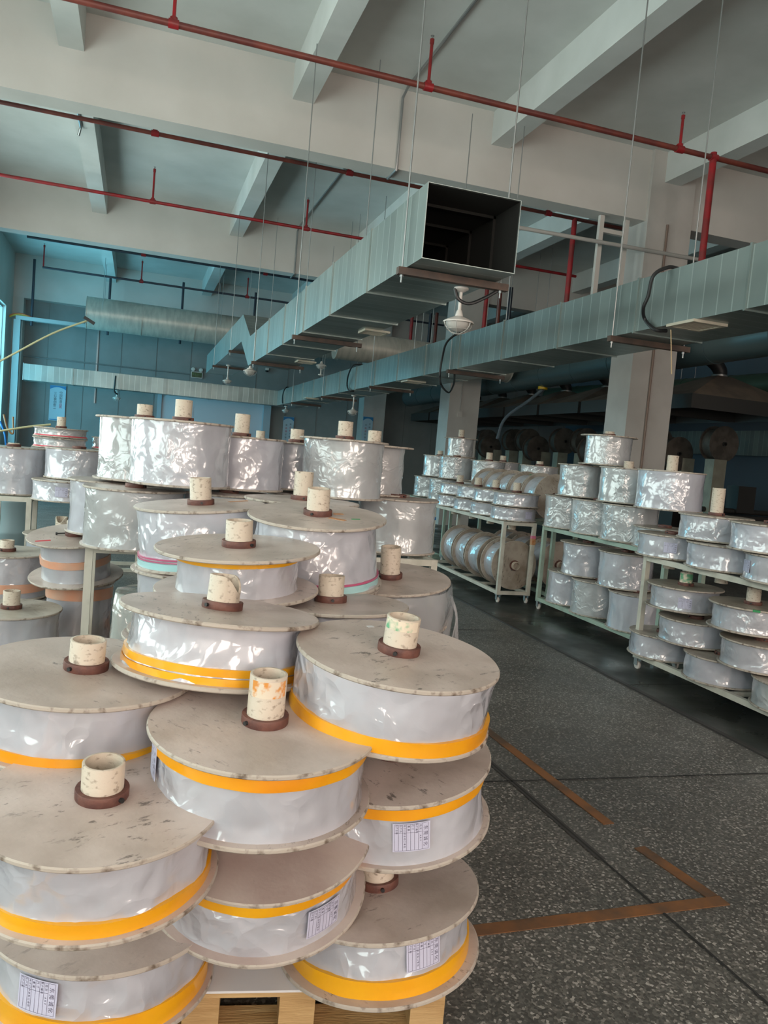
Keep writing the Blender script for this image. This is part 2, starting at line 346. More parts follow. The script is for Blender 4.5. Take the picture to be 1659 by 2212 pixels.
# left wall with windows
def wall_with_windows(name, axis, pos, lo, hi, wins, z0, z1, thick, m):
    b = MB()
    def bx(a0, a1, c0, c1):
        if axis == 'x': b.box((min(pos, pos + thick), a0, c0), (max(pos, pos + thick), a1, c1))
        else: b.box((a0, min(pos, pos + thick), c0), (a1, max(pos, pos + thick), c1))
    bx(lo, hi, 0, z0); bx(lo, hi, z1, ZC)
    e = lo
    for (w0, w1) in wins: bx(e, w0, z0, z1); e = w1
    bx(e, hi, z0, z1)
    struct(name, b, m)
wl = [(-3.6, -.9), (.5, 3.2), (4.6, 8.6), (11.2, 15.2), (18.2, 22.9)]
wall_with_windows('wall_left', 'x', XL, YF - .3, YB + .3, wl, .95, 4.6, -.3, M_CONC)
wf = [(-2.7, -1.2), (.3, 1.9), (3.5, 5.0), (7.0, 8.5)]
wall_with_windows('wall_front', 'y', YF, XL, XR, wf, 1.1, 4.7, -.3, M_CONC)
struct('wall_right', MB().box((XR, YF, 0), (XR + .3, YB, ZC)), M_BLUEPANEL)
# glazed windows: frame, mullions, bright panes of daylight
def window(i, axis, pos, a0, a1, z0, z1, light, mull=3):
    fr = MB(); gl = MB(); t = .06
    def bx(b, p0, p1, c0, c1, d0, d1):
        if axis == 'x': b.box((pos + d0, p0, c0), (pos + d1, p1, c1))
        else: b.box((p0, pos + d0, c0), (p1, pos + d1, c1))
    for k in range(mull + 1):
        p = a0 + (a1 - a0) * k / mull; bx(fr, max(a0, p - t / 2), min(a1, p + t / 2), z0, z1, -.16, -.08)
    for z in (z0, z0 + (z1 - z0) * .62, z1 - t): bx(fr, a0, a1, z, z + t, -.16, -.08)
    bx(gl, a0, a1, z0, z1, -.20, -.18)
    w = empty('window_%d' % i); w['kind'] = 'structure'
    obj('window_frame', fr, M_STEEL, w)
    g = obj('window_pane', gl, mat('window_glass_' + ('side' if light is WIN_SIDE else 'far' if light is WIN_FAR else 'rear'), (.3, .5, .6), rough=.1, emit=light), w)
for i, (a, b) in enumerate(wl): window(i + 1, 'x', XL, a, b, .95, 4.6, WIN_FAR if i >= 4 else WIN_SIDE)
for i, (a, b) in enumerate(wf): window(i + 6, 'y', YF, a, b, 1.1, 4.7, WIN_REAR)
# back wall: grey sandwich panels with joints, recessed under a plaster lintel
b = MB(); b.box((XL, YB, 0), (XR, YB + .3, ZC))
struct('wall_back', b, M_PANEL)
b = MB(); b.box((XL, YB - .35, 5.02), (XR, YB, ZC)); struct('lintel', b, M_CONC)
b = MB(); b.box((XL, YB - .4, 0), (XL + .28, YB, 5.02)); struct('trim_1', b, M_CONC)
b = MB()
for k in range(18): b.box((XL + .9 + k, YB - .012, 0), (XL + .915 + k, YB, 5.0))
struct('trim_2', b, mat('panel_joint', (.17, .19, .19), rough=.6))
# crossbeams along x, ribs along y
for y0, w in ((3.0, .34), (9.86, .34), (16.72, .34)):
    struct('crossbeam', MB().box((XL, y0, ZB), (XR, y0 + w, ZC)), M_CONC)
for x0 in (-1.10, 1.58, 4.30, 7.06, 9.75, 12.4):
    b = MB()
    for ya, yb in ((YF, 3.0), (3.34, 9.86), (10.20, 16.72), (17.06, YB - .35)): b.box((x0, ya, ZS), (x0 + .27, yb, ZC))
    struct('ceiling_rib', b, M_CEIL)
for y0, x0, w, dpt in ((9.80, 6.84, .76, .55), (16.62, 6.80, .76, .60), (23.6, 6.76, .72, .6), (3.0, 6.84, .76, .5)):
    if y0 < 5: x0 = 6.84
    struct('column', MB().box((x0, y0, 0), (x0 + w, y0 + dpt, ZC)), M_COL)
# floor: steel plates along the machine side, joints, taped bay
b = MB()
for k in range(10): b.box((3.475, .6 + k * 2.0, 0), (6.6, 2.592 + k * 2.0, .006))
struct('floor_steel_plates', b, M_PLATE)
b = MB().box((3.44, .6, 0), (3.472, 20.6, .010)); struct('trim_3', b, mat('plate_edge', (.035, .03, .028), rough=.5))
b = MB()
def strip(b, p, q, w, z=.0035):
    p, q = Vector(p), Vector(q); d = (q - p).normalized(); n = Vector((-d.y, d.x, 0)) * w / 2
    i = len(b.v); b.v += [p - n + Vector((0, 0, z)), q - n + Vector((0, 0, z)), q + n + Vector((0, 0, z)), p + n + Vector((0, 0, z))]; b.f.append((i, i + 1, i + 2, i + 3))
j1a, j1b = on_z(1050, 1640, 0), on_z(1659, 2170, 0)
for p, q in ((on_z(1045, 1690, 0), on_z(1700, 1670, 0)), (on_z(950, 1360, 0), on_z(1075, 1362, 0)), (j1a + (j1a - j1b) * 1.6, j1b + (j1b - j1a) * .4)):
    strip(b, (p.x, p.y, 0), (q.x, q.y, 0), .010)
b.f = b.f; struct('floor_joints', b, mat('joint_dark', (.02, .02, .02), rough=.7))
b = MB(); strip(b, (j1a.x, j1a.y, 0), ((j1a * .45 + j1b * .55).x, (j1a * .45 + j1b * .55).y, 0), .035, .003)
struct('floor_crack_fill', b, mat('crack_fill', (.045, .042, .04), rough=.6))
def thick(b, p, q, w, h=.003):
    p, q = Vector(p), Vector(q); b.beam(p + Vector((0, 0, h / 2 + .001)), q + Vector((0, 0, h / 2 + .001)), w, h)
t = empty('floor_marking_tape', (2.1, 2.2, 0)); tag(t, 'worn orange tape marking out the bay corner on the terrazzo floor', 'floor marking')
for p, q in (((.5, 2.13), (2.12, 2.13)), ((2.09, 2.16), (2.04, 2.52)), ((2.03, 2.72), (1.93, 4.9))):
    b = MB(); p = Vector((*p, 0)) - t.location; q = Vector((*q, 0)) - t.location; thick(b, p, q, .055); obj('tape_strip', b, M_TAPE, t)

# ---------------------------------------------------------------- spools
_mesh = {}
def memo(key, fn):
    if key not in _mesh: _mesh[key] = fn()
    return _mesh[key]
T = .012
def flange_mesh(R, m):
    def f():
        b = MB(); b.lathe([(.02, 0), (R - .003, 0), (R, .003), (R, T - .003), (R - .003, T), (.02, T)], 96, cap0=True, cap1=True); me = b.mesh('flange', [m, M_RIM], True)
        for p in me.polygons:
            if abs(p.normal.z) < .9 and p.center.xy.length > R * .95: p.material_index = 1
        return me
    return memo(('fl', R, m.name), f)
def roll_mesh(R, R2, w, m, var):
    def f():
        h = w - 2 * T; n = 14; b = MB()
        def fn(a, z, r):
            e = min(z, h - z) / h
            p = Vector((math.cos(a) * 2.2, math.sin(a) * 2.2, z * 9 + var * 7.3))
            q = Vector((math.cos(a) * 6, math.sin(a) * 6, z * 22 + var * 3.1))
            return -(.006 * (noise.noise(p) + .5) + .004 * abs(noise.noise(q))) * (.35 + min(1, e * 5))
        prof = [(R + (R2 - R) * k / n, h * k / n) for k in range(n + 1)]
        b.lathe(prof, 128, fn=fn, cap0=True, cap1=True); return b.mesh('film_roll', m, True, 60)
    return memo(('roll', R, R2, w, m.name, var), f)
def ring_mesh(name, R, z0, z1, m, th=.004, seg=96, wob=0.):
    def f():
        b = MB(); n = 4
        fn = (lambda a, z, r: wob * noise.noise(Vector((math.cos(a) * 3, math.sin(a) * 3, z * 30)))) if wob else None
        prof = [(R, z0 + (z1 - z0) * k / n) for k in range(n + 1)] + [(R - .012, z1), (R - .012, z0)]
        b.lathe(prof, seg, fn=fn, closed=True); return b.mesh(name, m, True)
    return memo((name, R, z0, z1, m.name), f)
def pipe_mesh(L, cut=0):
    def f():
        b = MB(); r, ri = .045, .039
        b.lathe([(ri, .002), (r, 0), (r, L - .001), (r - .001, L), (ri, L), (ri, L * .3 + .01), (.001, L * .3)], 40)
        if cut:
            for i, v in enumerate(b.v):
                a = math.atan2(v.y, v.x)
                if v.z > L * .8: v.z -= max(0, math.cos(a - cut)) ** 3 * .045
        return b.mesh('core_pipe', M_PIPE, True, 50)
    return memo(('pipe', round(L, 3), cut), f)
def collar_mesh():
    def f():
        b = MB(); b.lathe([(.046, 0), (.056, 0), (.057, .002), (.057, .020), (.056, .022), (.046, .022)], 48, closed=True); return b.mesh('collar', M_RUST, True)
    return memo('collar', f)
def bolt_mesh():
    def f():
        b = MB(); b.tube([(.054, 0, .011), (.064, 0, .011)], .0055, 8); return b.mesh('set_bolt', M_BLACK, True)
    return memo('bolt', f)
def label_meshes(R, w=.095, h=.078):
    """printed paper slip bent round the roll; local angle 0, z centred"""
    def bend(x, y, lift): a = x / R; return ((R + lift) * math.cos(a), (R + lift) * math.sin(a), y)
    def paper():
        b = MB(); n = 10
        for i in range(n + 1):
            x = -w / 2 + w * i / n
            for y in (-h / 2, h / 2):
                for l in (.0005, .0012): b.v.append(Vector(bend(x, y, l)))
        for i in range(n):
            a = i * 4; c = a + 4
            b.f += [(a + 1, c + 1, c + 3, a + 3), (a, a + 2, c + 2, c), (a, c, c + 1, a + 1), (a + 2, a + 3, c + 3, c + 2)]
        b.f += [(0, 1, 3, 2), (n * 4, n * 4 + 2, n * 4 + 3, n * 4 + 1)]
        return b.mesh('paper_label', M_PAPER, True)
    def ink():
        b = MB()
        def rect(x0, x1, y0, y1):
            n = 6 if x1 - x0 > .02 else 1
            for i in range(n):
                q = len(b.v); xa = x0 + (x1 - x0) * i / n; xb = x0 + (x1 - x0) * (i + 1) / n
                b.v += [Vector(bend(xa, y0, .0016)), Vector(bend(xb, y0, .0016)), Vector(bend(xb, y1, .0016)), Vector(bend(xa, y1, .0016))]; b.f.append((q, q + 1, q + 2, q + 3))
        t = .0007; cols = [-.043, -.033, -.023, -.013, -.003, .007, .017, .027, .043]
        for x in cols: rect(x - t / 2, x + t / 2, -h / 2 + .003, h / 2 - .003)
        for y in (-h / 2 + .003, h / 2 - .003): rect(-.043, .043, y, y + t)
        rect(-.043, .027, h / 2 - .026, h / 2 - .026 + t)
        txt = [('东莞诚化', .012, .035, 0.0, .015), ('批次', .0065, .022, .026, .008), ('ARF', .0065, .022, -.004, .0065), ('客户编号', .0062, .012, .024, .0072), ('尺寸', .0065, .002, .028, .009), ('重量', .0065, -.008, .026, .009), ('电子口封自粘口骨包', .0058, -.018, .004, .0072), ('生产员', .0058, -.028, .026, .0075), ('生产日期', .0058, -.038, .024, .0068)]
        for s, size, cx, cy, step in txt:
            for i, ch in enumerate(s):
                me = text_mesh(ch, size, M_INK); yy = cy + (len(s) - 1) / 2 * step - i * step; q = len(b.v)
                for v in me.vertices:   # written down the column, turned a quarter
                    b.v.append(Vector(bend(cx + v.co.y, yy - v.co.x, .0017)))
                for p in me.polygons: b.f.append(tuple(q + k for k in p.vertices))
        me = bpy.data.meshes.new('printing'); me.from_pydata([tuple(v) for v in b.v], [], b.f); me.materials.append(M_INK); return me
    return memo(('lab', R), paper), memo(('ink', R), ink)

def spool(C_, n, w, R=.275, rb=.26, rb2=None, film=None, h=.1, band=None, label_px=None, lab='', group=None, fl=None, extra=None, spin=None, collar=True, lz=.5, cut=0, wrap=None, below=0.):
    """C_ centre of the upper flange's top face, n its normal, w width over the flanges"""
    n = Vector(n).normalized(); C_ = Vector(C_); base = C_ - n * w
    film = film or M_FILM; fl = fl or M_FLANGE
    if group == G1 and film in (M_FILM, M_FILMW): film = M_FILMF
    rb2 = rb2 or rb
    root = empty('film_spool', base)
    camaz = math.atan2(-base.y, -base.x)
    sp = spin if spin is not None else random.uniform(-PI, PI)
    q = Vector((0, 0, 1)).rotation_difference(n) @ Matrix.Rotation(0, 3, 'Z').to_quaternion()
    root.rotation_mode = 'QUATERNION'; root.rotation_quaternion = q
    tag(root, lab, 'spool', group)
    rot = lambda o, a: setattr(o, 'rotation_euler', (0, 0, a))
    o = link('flange', flange_mesh(R, fl), root); rot(o, sp)
    o = link('flange', flange_mesh(R, fl), root, (0, 0, w - T)); rot(o, sp * 1.7)
    var = random.randint(0, 3)
    ro = link('film_roll', roll_mesh(rb, rb2, round(w, 3), film, var), root, (0, 0, T)); rot(ro, sp * .6)
    for bd in (band or []):
        kind, m, z0, z1 = bd
        rr = rb + (rb2 - rb) * ((z0 + z1) / 2 / w) + .0015
        link(kind, ring_mesh(kind, round(rr, 4), z0, z1, m, wob=.003), root)
    o = link('core_pipe', pipe_mesh(w + h, cut), root); rot(o, camaz)
    if below: o = link('core_pipe', pipe_mesh(below), root, (0, 0, -below - .001)); rot(o, camaz)
    if collar:
        c = link('collar', collar_mesh(), root, (0, 0, w)); rot(c, camaz + random.uniform(-.9, .9))
        link('set_bolt', bolt_mesh(), c)
    if label_px is not None:
        pc = proj(base); rp = F * rb / pc[2]
        az = camaz + math.asin(max(-.97, min(.97, (label_px - pc[0]) / rp)))
        rl = round(rb + .002, 4); pm, im = label_meshes(rl)
        lo = link('paper_label', pm, root, (0, 0, w * lz)); rot(lo, az); link('printing', im, lo)
    if extra: extra(root, w, camaz)
    return root

G1 = 'film spools piled on the wooden pallet'
YB_, YT_ = lambda w, t=.034: [('yellow_band', M_YELLOW, T, T + t)], lambda w, t=.03: [('yellow_band', M_YELLOW, w - T - t, w - T)]
def smear(m, z0, z1, a0, a1):
    def f(root, w, az):
        b = MB(); n = 8
        for i in range(n + 1):
            a = a0 + (a1 - a0) * i / n
            for z in (z0, z1):
                for r in (.0452, .046): b.v.append(Vector((r * math.cos(a), r * math.sin(a), z)))
        for i in range(n):
            a = i * 4; c = a + 4; b.f += [(a + 1, c + 1, c + 3, a + 3), (a, a + 2, c + 2, c), (a, c, c + 1, a + 1), (a + 2, a + 3, c + 3, c + 2)]
        o = obj('paint_smear', b, m, root, True); o.location = (0, 0, w); o.rotation_euler = (0, 0, az)
    return f
def patches(*ps):
    """tape or marks stuck on the upper flange: (material, x, y, length, width, angle)"""
    def f(root, w, az):
        for m, x, y, L, W, a in ps:
            b = MB().box((-L / 2, -W / 2, 0), (L / 2, W / 2, .0012)); o = obj('tape_patch', b, m, root); o.location = (x, y, w + .0003); o.rotation_euler = (0, 0, a)
    return f
def both(*fs):
    def f(root, w, az):
        for g in fs: g(root, w, az)
    return f

# front pile, every spool where the photograph has it
spool((.0, 1.93, .335), (.03, .0, 1), .180, rb=.258, band=YB_(.18, .05), label_px=105, lz=.62, lab='bottom front left film spool with yellow lower band, pallet corner beneath it', group=G1, spin=.4)
spool((.698, 1.905, .335), (-.085, .045, 1), .172, rb=.246, band=YB_(.17, .045), label_px=915, lz=.66, lab='lowest right film spool on the pallet, label slip above its yellow band', group=G1, spin=2)
spool((.365, 1.886, .543), (-.045, -.21, 1), .183, R=.28, rb=.257, band=YT_(.18, .040), label_px=690, lz=.42, lab='tilted film spool in the second layer with yellow band under its top flange', group=G1, fl=flange_mat('flange_pinkish', (.50, .42, .38), (.40, .31, .28), (.06, .05, .045), .6), spin=1)
spool((.729, 1.952, .683), (-.12, -.09, 1), .186, R=.268, rb=.252, band=YT_(.19, .04), label_px=893, lz=.5, lab='film spool in the middle of the right column, torn yellow band above its slip', group=G1, spin=3)
spool((-.027, 1.731, .703), (.003, -.074, 1), .172, R=.264, rb=.245, h=.081, band=YB_(.18, .03), lab='big near left film spool with wide bare top flange and short pipe', group=G1, film=M_FILMW, spin=0.2)
spool((.335, 1.81, .832), (.005, -.062, 1), .178, rb=.256, h=.123, band=YT_(.18, .037), label_px=338, lz=.6, lab='front middle film spool, yellow band on top and orange smears on its pipe', group=G1, spin=1.3, extra=smear(M_PAINTY, .075, .115, -.9, 1.1))
spool((.69, 1.882, .988), (.054, -.082, 1), .180, rb=.264, rb2=.268, h=.096, R=.271, band=YB_(.18, .036), lab='upper right film spool with speckled flange and green smears on its pipe', group=G1, spin=4, film=M_FILMW, extra=both(smear(M_PAINTG, .066, .092, -1.2, 1.0), patches((M_SHEET, -.02, .2, .02, .012, .3))))
spool((-.092, 2.123, .875), (.04, -.041, 1), .170, R=.286, rb=.265, h=.078, band=YB_(.17, .026), lab='left film spool in the third layer with drilled short pipe and yellow lower band', group=G1, spin=5)
spool((.254, 2.154, 1.036), (.076, .061, 1), .171, rb=.252, rb2=.235, h=.093, band=[('yellow_band', M_YELLOW, T, T + .018), ('yellow_band', M_YELLOW, T + .022, T + .042)], lab='film spool with double yellow band and chipped pipe in a clear overwrap', group=G1, spin=.9, cut=1.2)
spool((.347, 2.595, 1.154), (-.041, -.033, 1), .150, rb=.205, h=.089, band=YT_(.15, .026), lab='narrow film roll between oversized flanges, yellow band under the top one', group=G1, spin=2.4)
spool((.673, 2.567, .979), (-.004, .045, 1), .175, rb=.255, h=.091, lab='film spool with red scratches and pipe raised over a dark collar, mid pile', group=G1, spin=2.8)
spool((.42, 2.66, .86), (0, 0, 1), .175, rb=.258, band=YT_(.17, .05), h=.03, lab='half hidden film spool with wide yellow band showing at the left edge of the pile', group=G1, spin=2)
spool((1.112, 3.232, .959), (-.066, -.094, 1), .200, rb=.262, h=.141, film=M_LOOSE, lab='right rear film spool with long dark pipe and plastic wrap hanging loose', group=G1, spin=3.3, wrap=1)
spool((.698, 2.97, 1.244), (-.037, -.101, 1), .265, rb=.262, rb2=.236, h=.106, film=M_FILM, band=[('rose_band', M_ROSE, T + .028, T + .036), ('mint_band', M_MINT, T, T + .027)], lab='tall film spool with brown tape and a green mark on its broad top flange', group=G1, spin=1.6,
      extra=patches((M_BROWNTAPE, .09, .02, .04, .022, -.1), (M_BROWNTAPE, .06, -.085, .07, .022, -.75), (M_GREENMARK, .135, -.08, .035, .009, 0)))
spool((.276, 3.361, 1.225), (-.08, -.015, 1), .257, rb=.262, rb2=.266, h=.114, film=M_FILM, band=[('mint_band', M_MINT, T, T + .026), ('rose_band', M_ROSE, T + .03, T + .034), ('rose_band', M_ROSE, T + .04, T + .046)], lab='tall film spool with mint bottom edge and rose stripes behind the narrow roll', group=G1, spin=1.1, extra=patches((M_BROWNTAPE, .17, .1, .09, .02, .3)))
spool((.77, 3.62, 1.255), (0, 0, 1), .180, rb=.255, h=.135, lab='film spool with tall pipe rising right behind the brown taped one', group=G1, spin=.3)
# loose skirt of wrap on the right rear spool
def skirt(c, lab=None):
    b = MB()
    def fn(a, z, r): return .022 * noise.noise(Vector((math.cos(a) * 3, math.sin(a) * 3, z * 5))) * (1 + (-z) * 6)
    b.lathe([(.276 + .012 * math.sin(k * .5), -.006 - k * .024) for k in range(14)], 96, fn=fn)
    return b
hang = [o for o in C.objects if o.get('label', '').startswith('right rear film spool')][0]
o = obj('loose_wrap', skirt(0), M_LOOSE, hang, True); o.location = (0, 0, .19)
b = MB()
for k in range(4):
    a = -.5 + k * .06; b.tube(smooth_path([(.28 * math.cos(a), .28 * math.sin(a), -.02), (.31 * math.cos(a), .31 * math.sin(a), -.1), (.30 * math.cos(a) + .01 * k, .30 * math.sin(a), -.2 - .02 * k)], 4), .004, 6)
o = obj('plastic_tails', b, M_LOOSE, hang, True); o.location = (0, 0, .15)
# what the rear of the pile stands on
for i, (x, y, z, w, l) in enumerate(((1.10, 3.24, .735, .20, 'right'), (1.08, 3.24, .53, .19, 'right'), (1.1, 3.24, .33, .18, 'right'), (.70, 3.0, .965, .28, 'middle'), (.68, 3.02, .67, .27, 'middle'), (.28, 3.35, .95, .27, 'left'), (.26, 3.33, .67, .27, 'left'), (.5, 2.62, .66, .18, 'inner'), (.52, 2.6, .47, .18, 'inner'), (-.02, 2.4, .70, .26, 'back'), (.0, 2.42, .42, .24, 'back'), (.7, 3.0, .38, .23, 'middle'), (.28, 3.33, .38, .23, 'left'))):
    spool((x, y, z), (0, 0, 1), w, rb=.25, h=.02, lab='film spool buried inside the pile, carrying those seen above it', group='buried spools that carry the pile')

# pallets
def pallet(x, y, rz, label, L=1.1, W=1.0):
    p = empty('wooden_pallet', (x, y, 0), rz); tag(p, label, 'pallet')
    for k in range(7):
        y0 = k * (W - .1) / 6; obj('deck_board', MB().box((-L, y0, .118), (0, y0 + .1, .14)), M_WOOD, p)
    for xx in (-L, -.67, -.43, -.09): obj('stringer', MB().box((xx, .003, .022), (xx + .09, W - .003, .118)), M_WOOD, p)
    for y0 in (0, W / 2 - .05, W - .1): obj('bottom_board', MB().box((-L, y0, 0), (0, y0 + .1, .022)), M_WOOD, p)
pallet(.85, 1.73, math.radians(-9.7), 'pine pallet with gaps between boards under the front pile')
pallet(1.32, 2.78, math.radians(-4), 'second pine pallet hidden under the rear of the pile', 1.3, .95)
s = obj('card_sheet', MB().box((-.35, -.12, 0), (.35, .5, .006)), M_SHEET); s.location = (.36, 1.92, .141); s.rotation_euler = (0, 0, -.17); tag(s, 'thin white card sheet lying on the pallet under the front spools', 'sheet')

# ---------------------------------------------------------------- steel racks
def caster(parent, x, y, m=M_WHITE):
    c = obj('caster', MB().box((x - .03, y - .03, .088), (x + .03, y + .03, .094)).box((x - .022, y - .02, .035), (x - .018, y + .02, .09)).box((x + .018, y - .02, .035), (x + .022, y + .02, .09)), M_STEEL, parent)
    obj('wheel', MB().lathe([(.001, -.011), (.026, -.011), (.032, -.007), (.032, .007), (.026, .011), (.001, .011)], 24, Matrix.Translation((x, y, .033)) @ Matrix.Rotation(PI / 2, 4, 'Y')), m, c, True)
def rack(loc, rz, L, W, m, label, ztop=.9, casters=True, mids=True):
    """frame with posts, runs L along local y and W along local x; origin at its near left foot"""
    r = empty('steel_rack', loc, rz); tag(r, label, 'rack'); t = .04; z0 = .094 if casters else 0
    for x in (0, W - t):
        for y in (0, L - t): obj('post', MB().box((x, y, z0), (x + t, y + t, ztop)), m, r)
    for z in (z0, ztop - t):
        for x in (0, W - t): obj('side_rail', MB().box((x + .002, t, z + .001), (x + t - .002, L - t, z + t - .001)), m, r)
        for y in (0, L - t): obj('end_rail', MB().box((t, y + .002, z + .001), (W - t, y + t - .002, z + t - .001)), m, r)
        if mids:
            for k in (1, 2, 3): obj('cross_bar', MB().box((t, L * k / 4, z + .008), (W - t, L * k / 4 + .03, z + t - .004)), m, r)
    if casters:
        for x in (.03, W - .03):
            for y in (.03, L - .03): caster(r, x, y)
    return r
rack((3.81, 3.0, 0), 0, 2.04, .42, M_RACK, 'cream trolley rack nearest at the right edge, thin spools on both levels')
rack((4.16, 5.22, 0), 0, 2.02, .42, M_RACKG, 'pale green trolley rack in the middle of the right row with wide spools')
r3 = rack((3.83, 7.5, 0), math.radians(-2), 2.3, .40, M_RACK, 'narrow chipped cream trolley at the far end with reels lying inside')
obj('orange_tape_wrap', MB().box((.357, -.003, .66), (.403, .043, .73)), M_BROWNTAPE, r3); obj('pink_tape_wrap', MB().box((.357, -.003, .73), (.403, .043, .76)), mat('pink_tape', (.6, .15, .25)), r3)
obj('blue_tape_wrap', MB().box((-.003, 2.257, .68), (.043, 2.303, .72)), M_BLUEPL, r3)
rack((-.23, 4.40, 0), 0, .44, 2.05, M_RACK, 'grey cream bench rack behind the pallet pile carrying the tallest rolls', ztop=.88, casters=False, mids=False)
rack((-2.85, 6.95, 0), 0, .46, 2.05, M_RACK, 'olive cream bench rack at the left edge under two large rolls', ztop=.90, casters=False, mids=False)
rack((4.42, 7.45, 0), 0, 3.2, .62, M_RACKG, 'far green rack standing behind the narrow cream trolley', casters=True)

V = (0, 0, 1)
def up_spool(x, y, zb, w, lab, rb=.25, R=.262, film=None, h=.1, px=None, grp=None, fl=None, band=None, collar=True, lz=.5, extra=None, cut=0, below=0.):
    return spool((x, y, zb + w), V, w, below=below, R=R, rb=rb, film=film or M_FILM2, h=h, label_px=px, lab=lab, group=grp, fl=fl or M_FLANGE2, band=band, collar=collar, lz=lz, extra=extra, cut=cut)
g = 'film spools on the near cream trolley'
A_ = .134
up_spool(4.0, 4.94, A_, .178, 'thin spool at the left end of the lowest layer in the near right trolley', grp=g, film=M_FILM, h=.02)
up_spool(4.0, 4.30, A_, .178, 'thin spool second from the left in the lowest layer, near right trolley', grp=g, film=M_FILMW, h=.02)
up_spool(4.02, 3.68, A_, .178, 'thin spool beyond the frame side of the lowest layer, near right trolley', grp=g, h=.02)
up_spool(4.0, 4.61, A_ + .19, .178, 'left thin spool of the second layer inside the near right trolley', grp=g, film=M_FILM, h=.02)
up_spool(4.0, 3.97, A_ + .19, .178, 'right thin spool of the second layer inside the near right trolley', grp=g, film=M_FILM, h=.02)
up_spool(4.0, 4.76, .545, .175, 'thin spool with green smeared pipe and torn slip under the near trolley top', R=.275, rb=.245, grp=g, film=M_FILM, px=1478, lz=.4, h=.1, extra=smear(M_PAINTG, .02, .09, -1.4, 1.4))
up_spool(4.0, 4.09, .545, .172, 'thin spool with green marker on its rim under the near trolley top', R=.275, rb=.25, grp=g, film=M_FILM, h=.11, extra=lambda r, w, az: setattr(obj('green_mark', MB().box((.258, -.022, -.012), (.278, .022, .002)), M_GREENMARK, r), 'location', (0, 0, w)) or setattr([c for c in r.children if c.name.startswith('green_mark')][0], 'rotation_euler', (0, 0, az + .1)))
up_spool(4.0, 4.97, .905, .178, 'thin spool with blue slip and broken off pipe on the near trolley top', grp=g, film=M_FILM, px=1446, h=.015, below=.09)
up_spool(4.0, 4.40, .905, .178, 'thin spool second from left on top of the near right trolley', grp=g, film=M_FILMW, h=.01, below=.10)
up_spool(4.0, 3.85, .905, .178, 'thin spool with blue slip at the right frame edge, lower tier on the trolley top', grp=g, film=M_FILM, px=1618, h=.01)
up_spool(4.03, 4.56, 1.09, .182, 'thin spool with the tallest clean pipe, upper tier of the near right trolley', rb=.245, R=.258, grp=g, film=M_FILM, h=.20)
up_spool(3.95, 3.95, 1.09, .182, 'thin spool at the right frame edge, upper tier of the near right trolley', grp=g, film=M_FILMW, h=.02)
g = 'film spools on the green trolley'
up_spool(4.38, 5.55, .905, .182, 'thin spool at the near end of the green trolley, its lower tier', grp=g, h=.0)
up_spool(4.38, 5.40, 1.09, .165, 'thin creased spool at the near end of the green trolley, second tier up', grp=g, h=.0) if False else None
up_spool(4.37, 7.09, .905, .335, 'wide creased spool at the far left end of the lower tier on the green trolley', rb=.255, grp=g, h=.0)
up_spool(4.37, 6.56, .905, .335, 'wide heavily creased spool second in the lower tier on the green trolley', rb=.252, grp=g, h=.0)
up_spool(4.36, 6.03, .905, .335, 'wide spool with a bent blue slip, third in the lower tier on the green trolley', rb=.250, grp=g, px=1385, lz=.35, h=.0)
up_spool(4.36, 6.87, 1.25, .325, 'wide spool left in the upper tier of the green trolley under the topmost one', rb=.245, R=.268, grp=g, h=.0)
up_spool(4.36, 6.13, 1.25, .325, 'wide spool in the middle of the upper tier, drilled pipe stub showing', rb=.25, grp=g, h=.065, collar=False)
up_spool(4.25, 5.38, 1.25, .325, 'largest wide spool right in the upper tier with a long bright reflection', rb=.268, R=.275, grp=g, h=.13, film=M_FILMW, collar=False)
up_spool(4.38, 6.52, 1.585, .29, 'topmost wide spool crowning the green trolley stack before the column', rb=.222, R=.272, grp=g, h=.045)
up_spool(4.37, 6.94, A_, .335, 'wide spool at the left end of the bottom layer inside the green trolley', rb=.225, R=.235, grp=g, film=M_FILM, h=.0)
up_spool(4.37, 6.42, A_, .335, 'wide creased spool second in the bottom layer inside the green trolley', rb=.25, grp=g, h=.0)
up_spool(4.37, 5.80, A_, .335, 'wide smooth spool third in the bottom layer inside the green trolley', rb=.25, grp=g, film=M_FILMW, h=.0)
up_spool(4.37, 6.67, A_ + .345, .325, 'wide spool left in the raised layer inside the green trolley', rb=.245, R=.275, grp=g, film=M_FILM, h=.02)
up_spool(4.37, 6.02, A_ + .345, .325, 'wide spool right in the raised layer inside the green trolley', rb=.245, R=.26, grp=g, film=M_FILM, h=.0)
g = 'film spools on the narrow cream trolley'
nm = ['nearest', 'second', 'third', 'farthest']
for i, y in enumerate((7.72, 8.32, 8.88, 9.5)):
    up_spool(4.05 + .02 * i, y, .905, .15, '%s thin spool in the lower tier on the narrow far trolley' % nm[i], rb=.252, R=.265, grp=g, film=M_FILM, px=1140 if i == 0 else None, h=.0, below=.105)
for i, y in enumerate((7.69, 8.26, 8.80, 9.42)):
    up_spool(4.05 + .02 * i, y, 1.065, .15, '%s thin spool in the upper tier on the narrow far trolley, pipe upright' % nm[i], rb=.252, R=.265, grp=g, film=M_FILM, h=.11)
g = 'film spools on the far green rack'
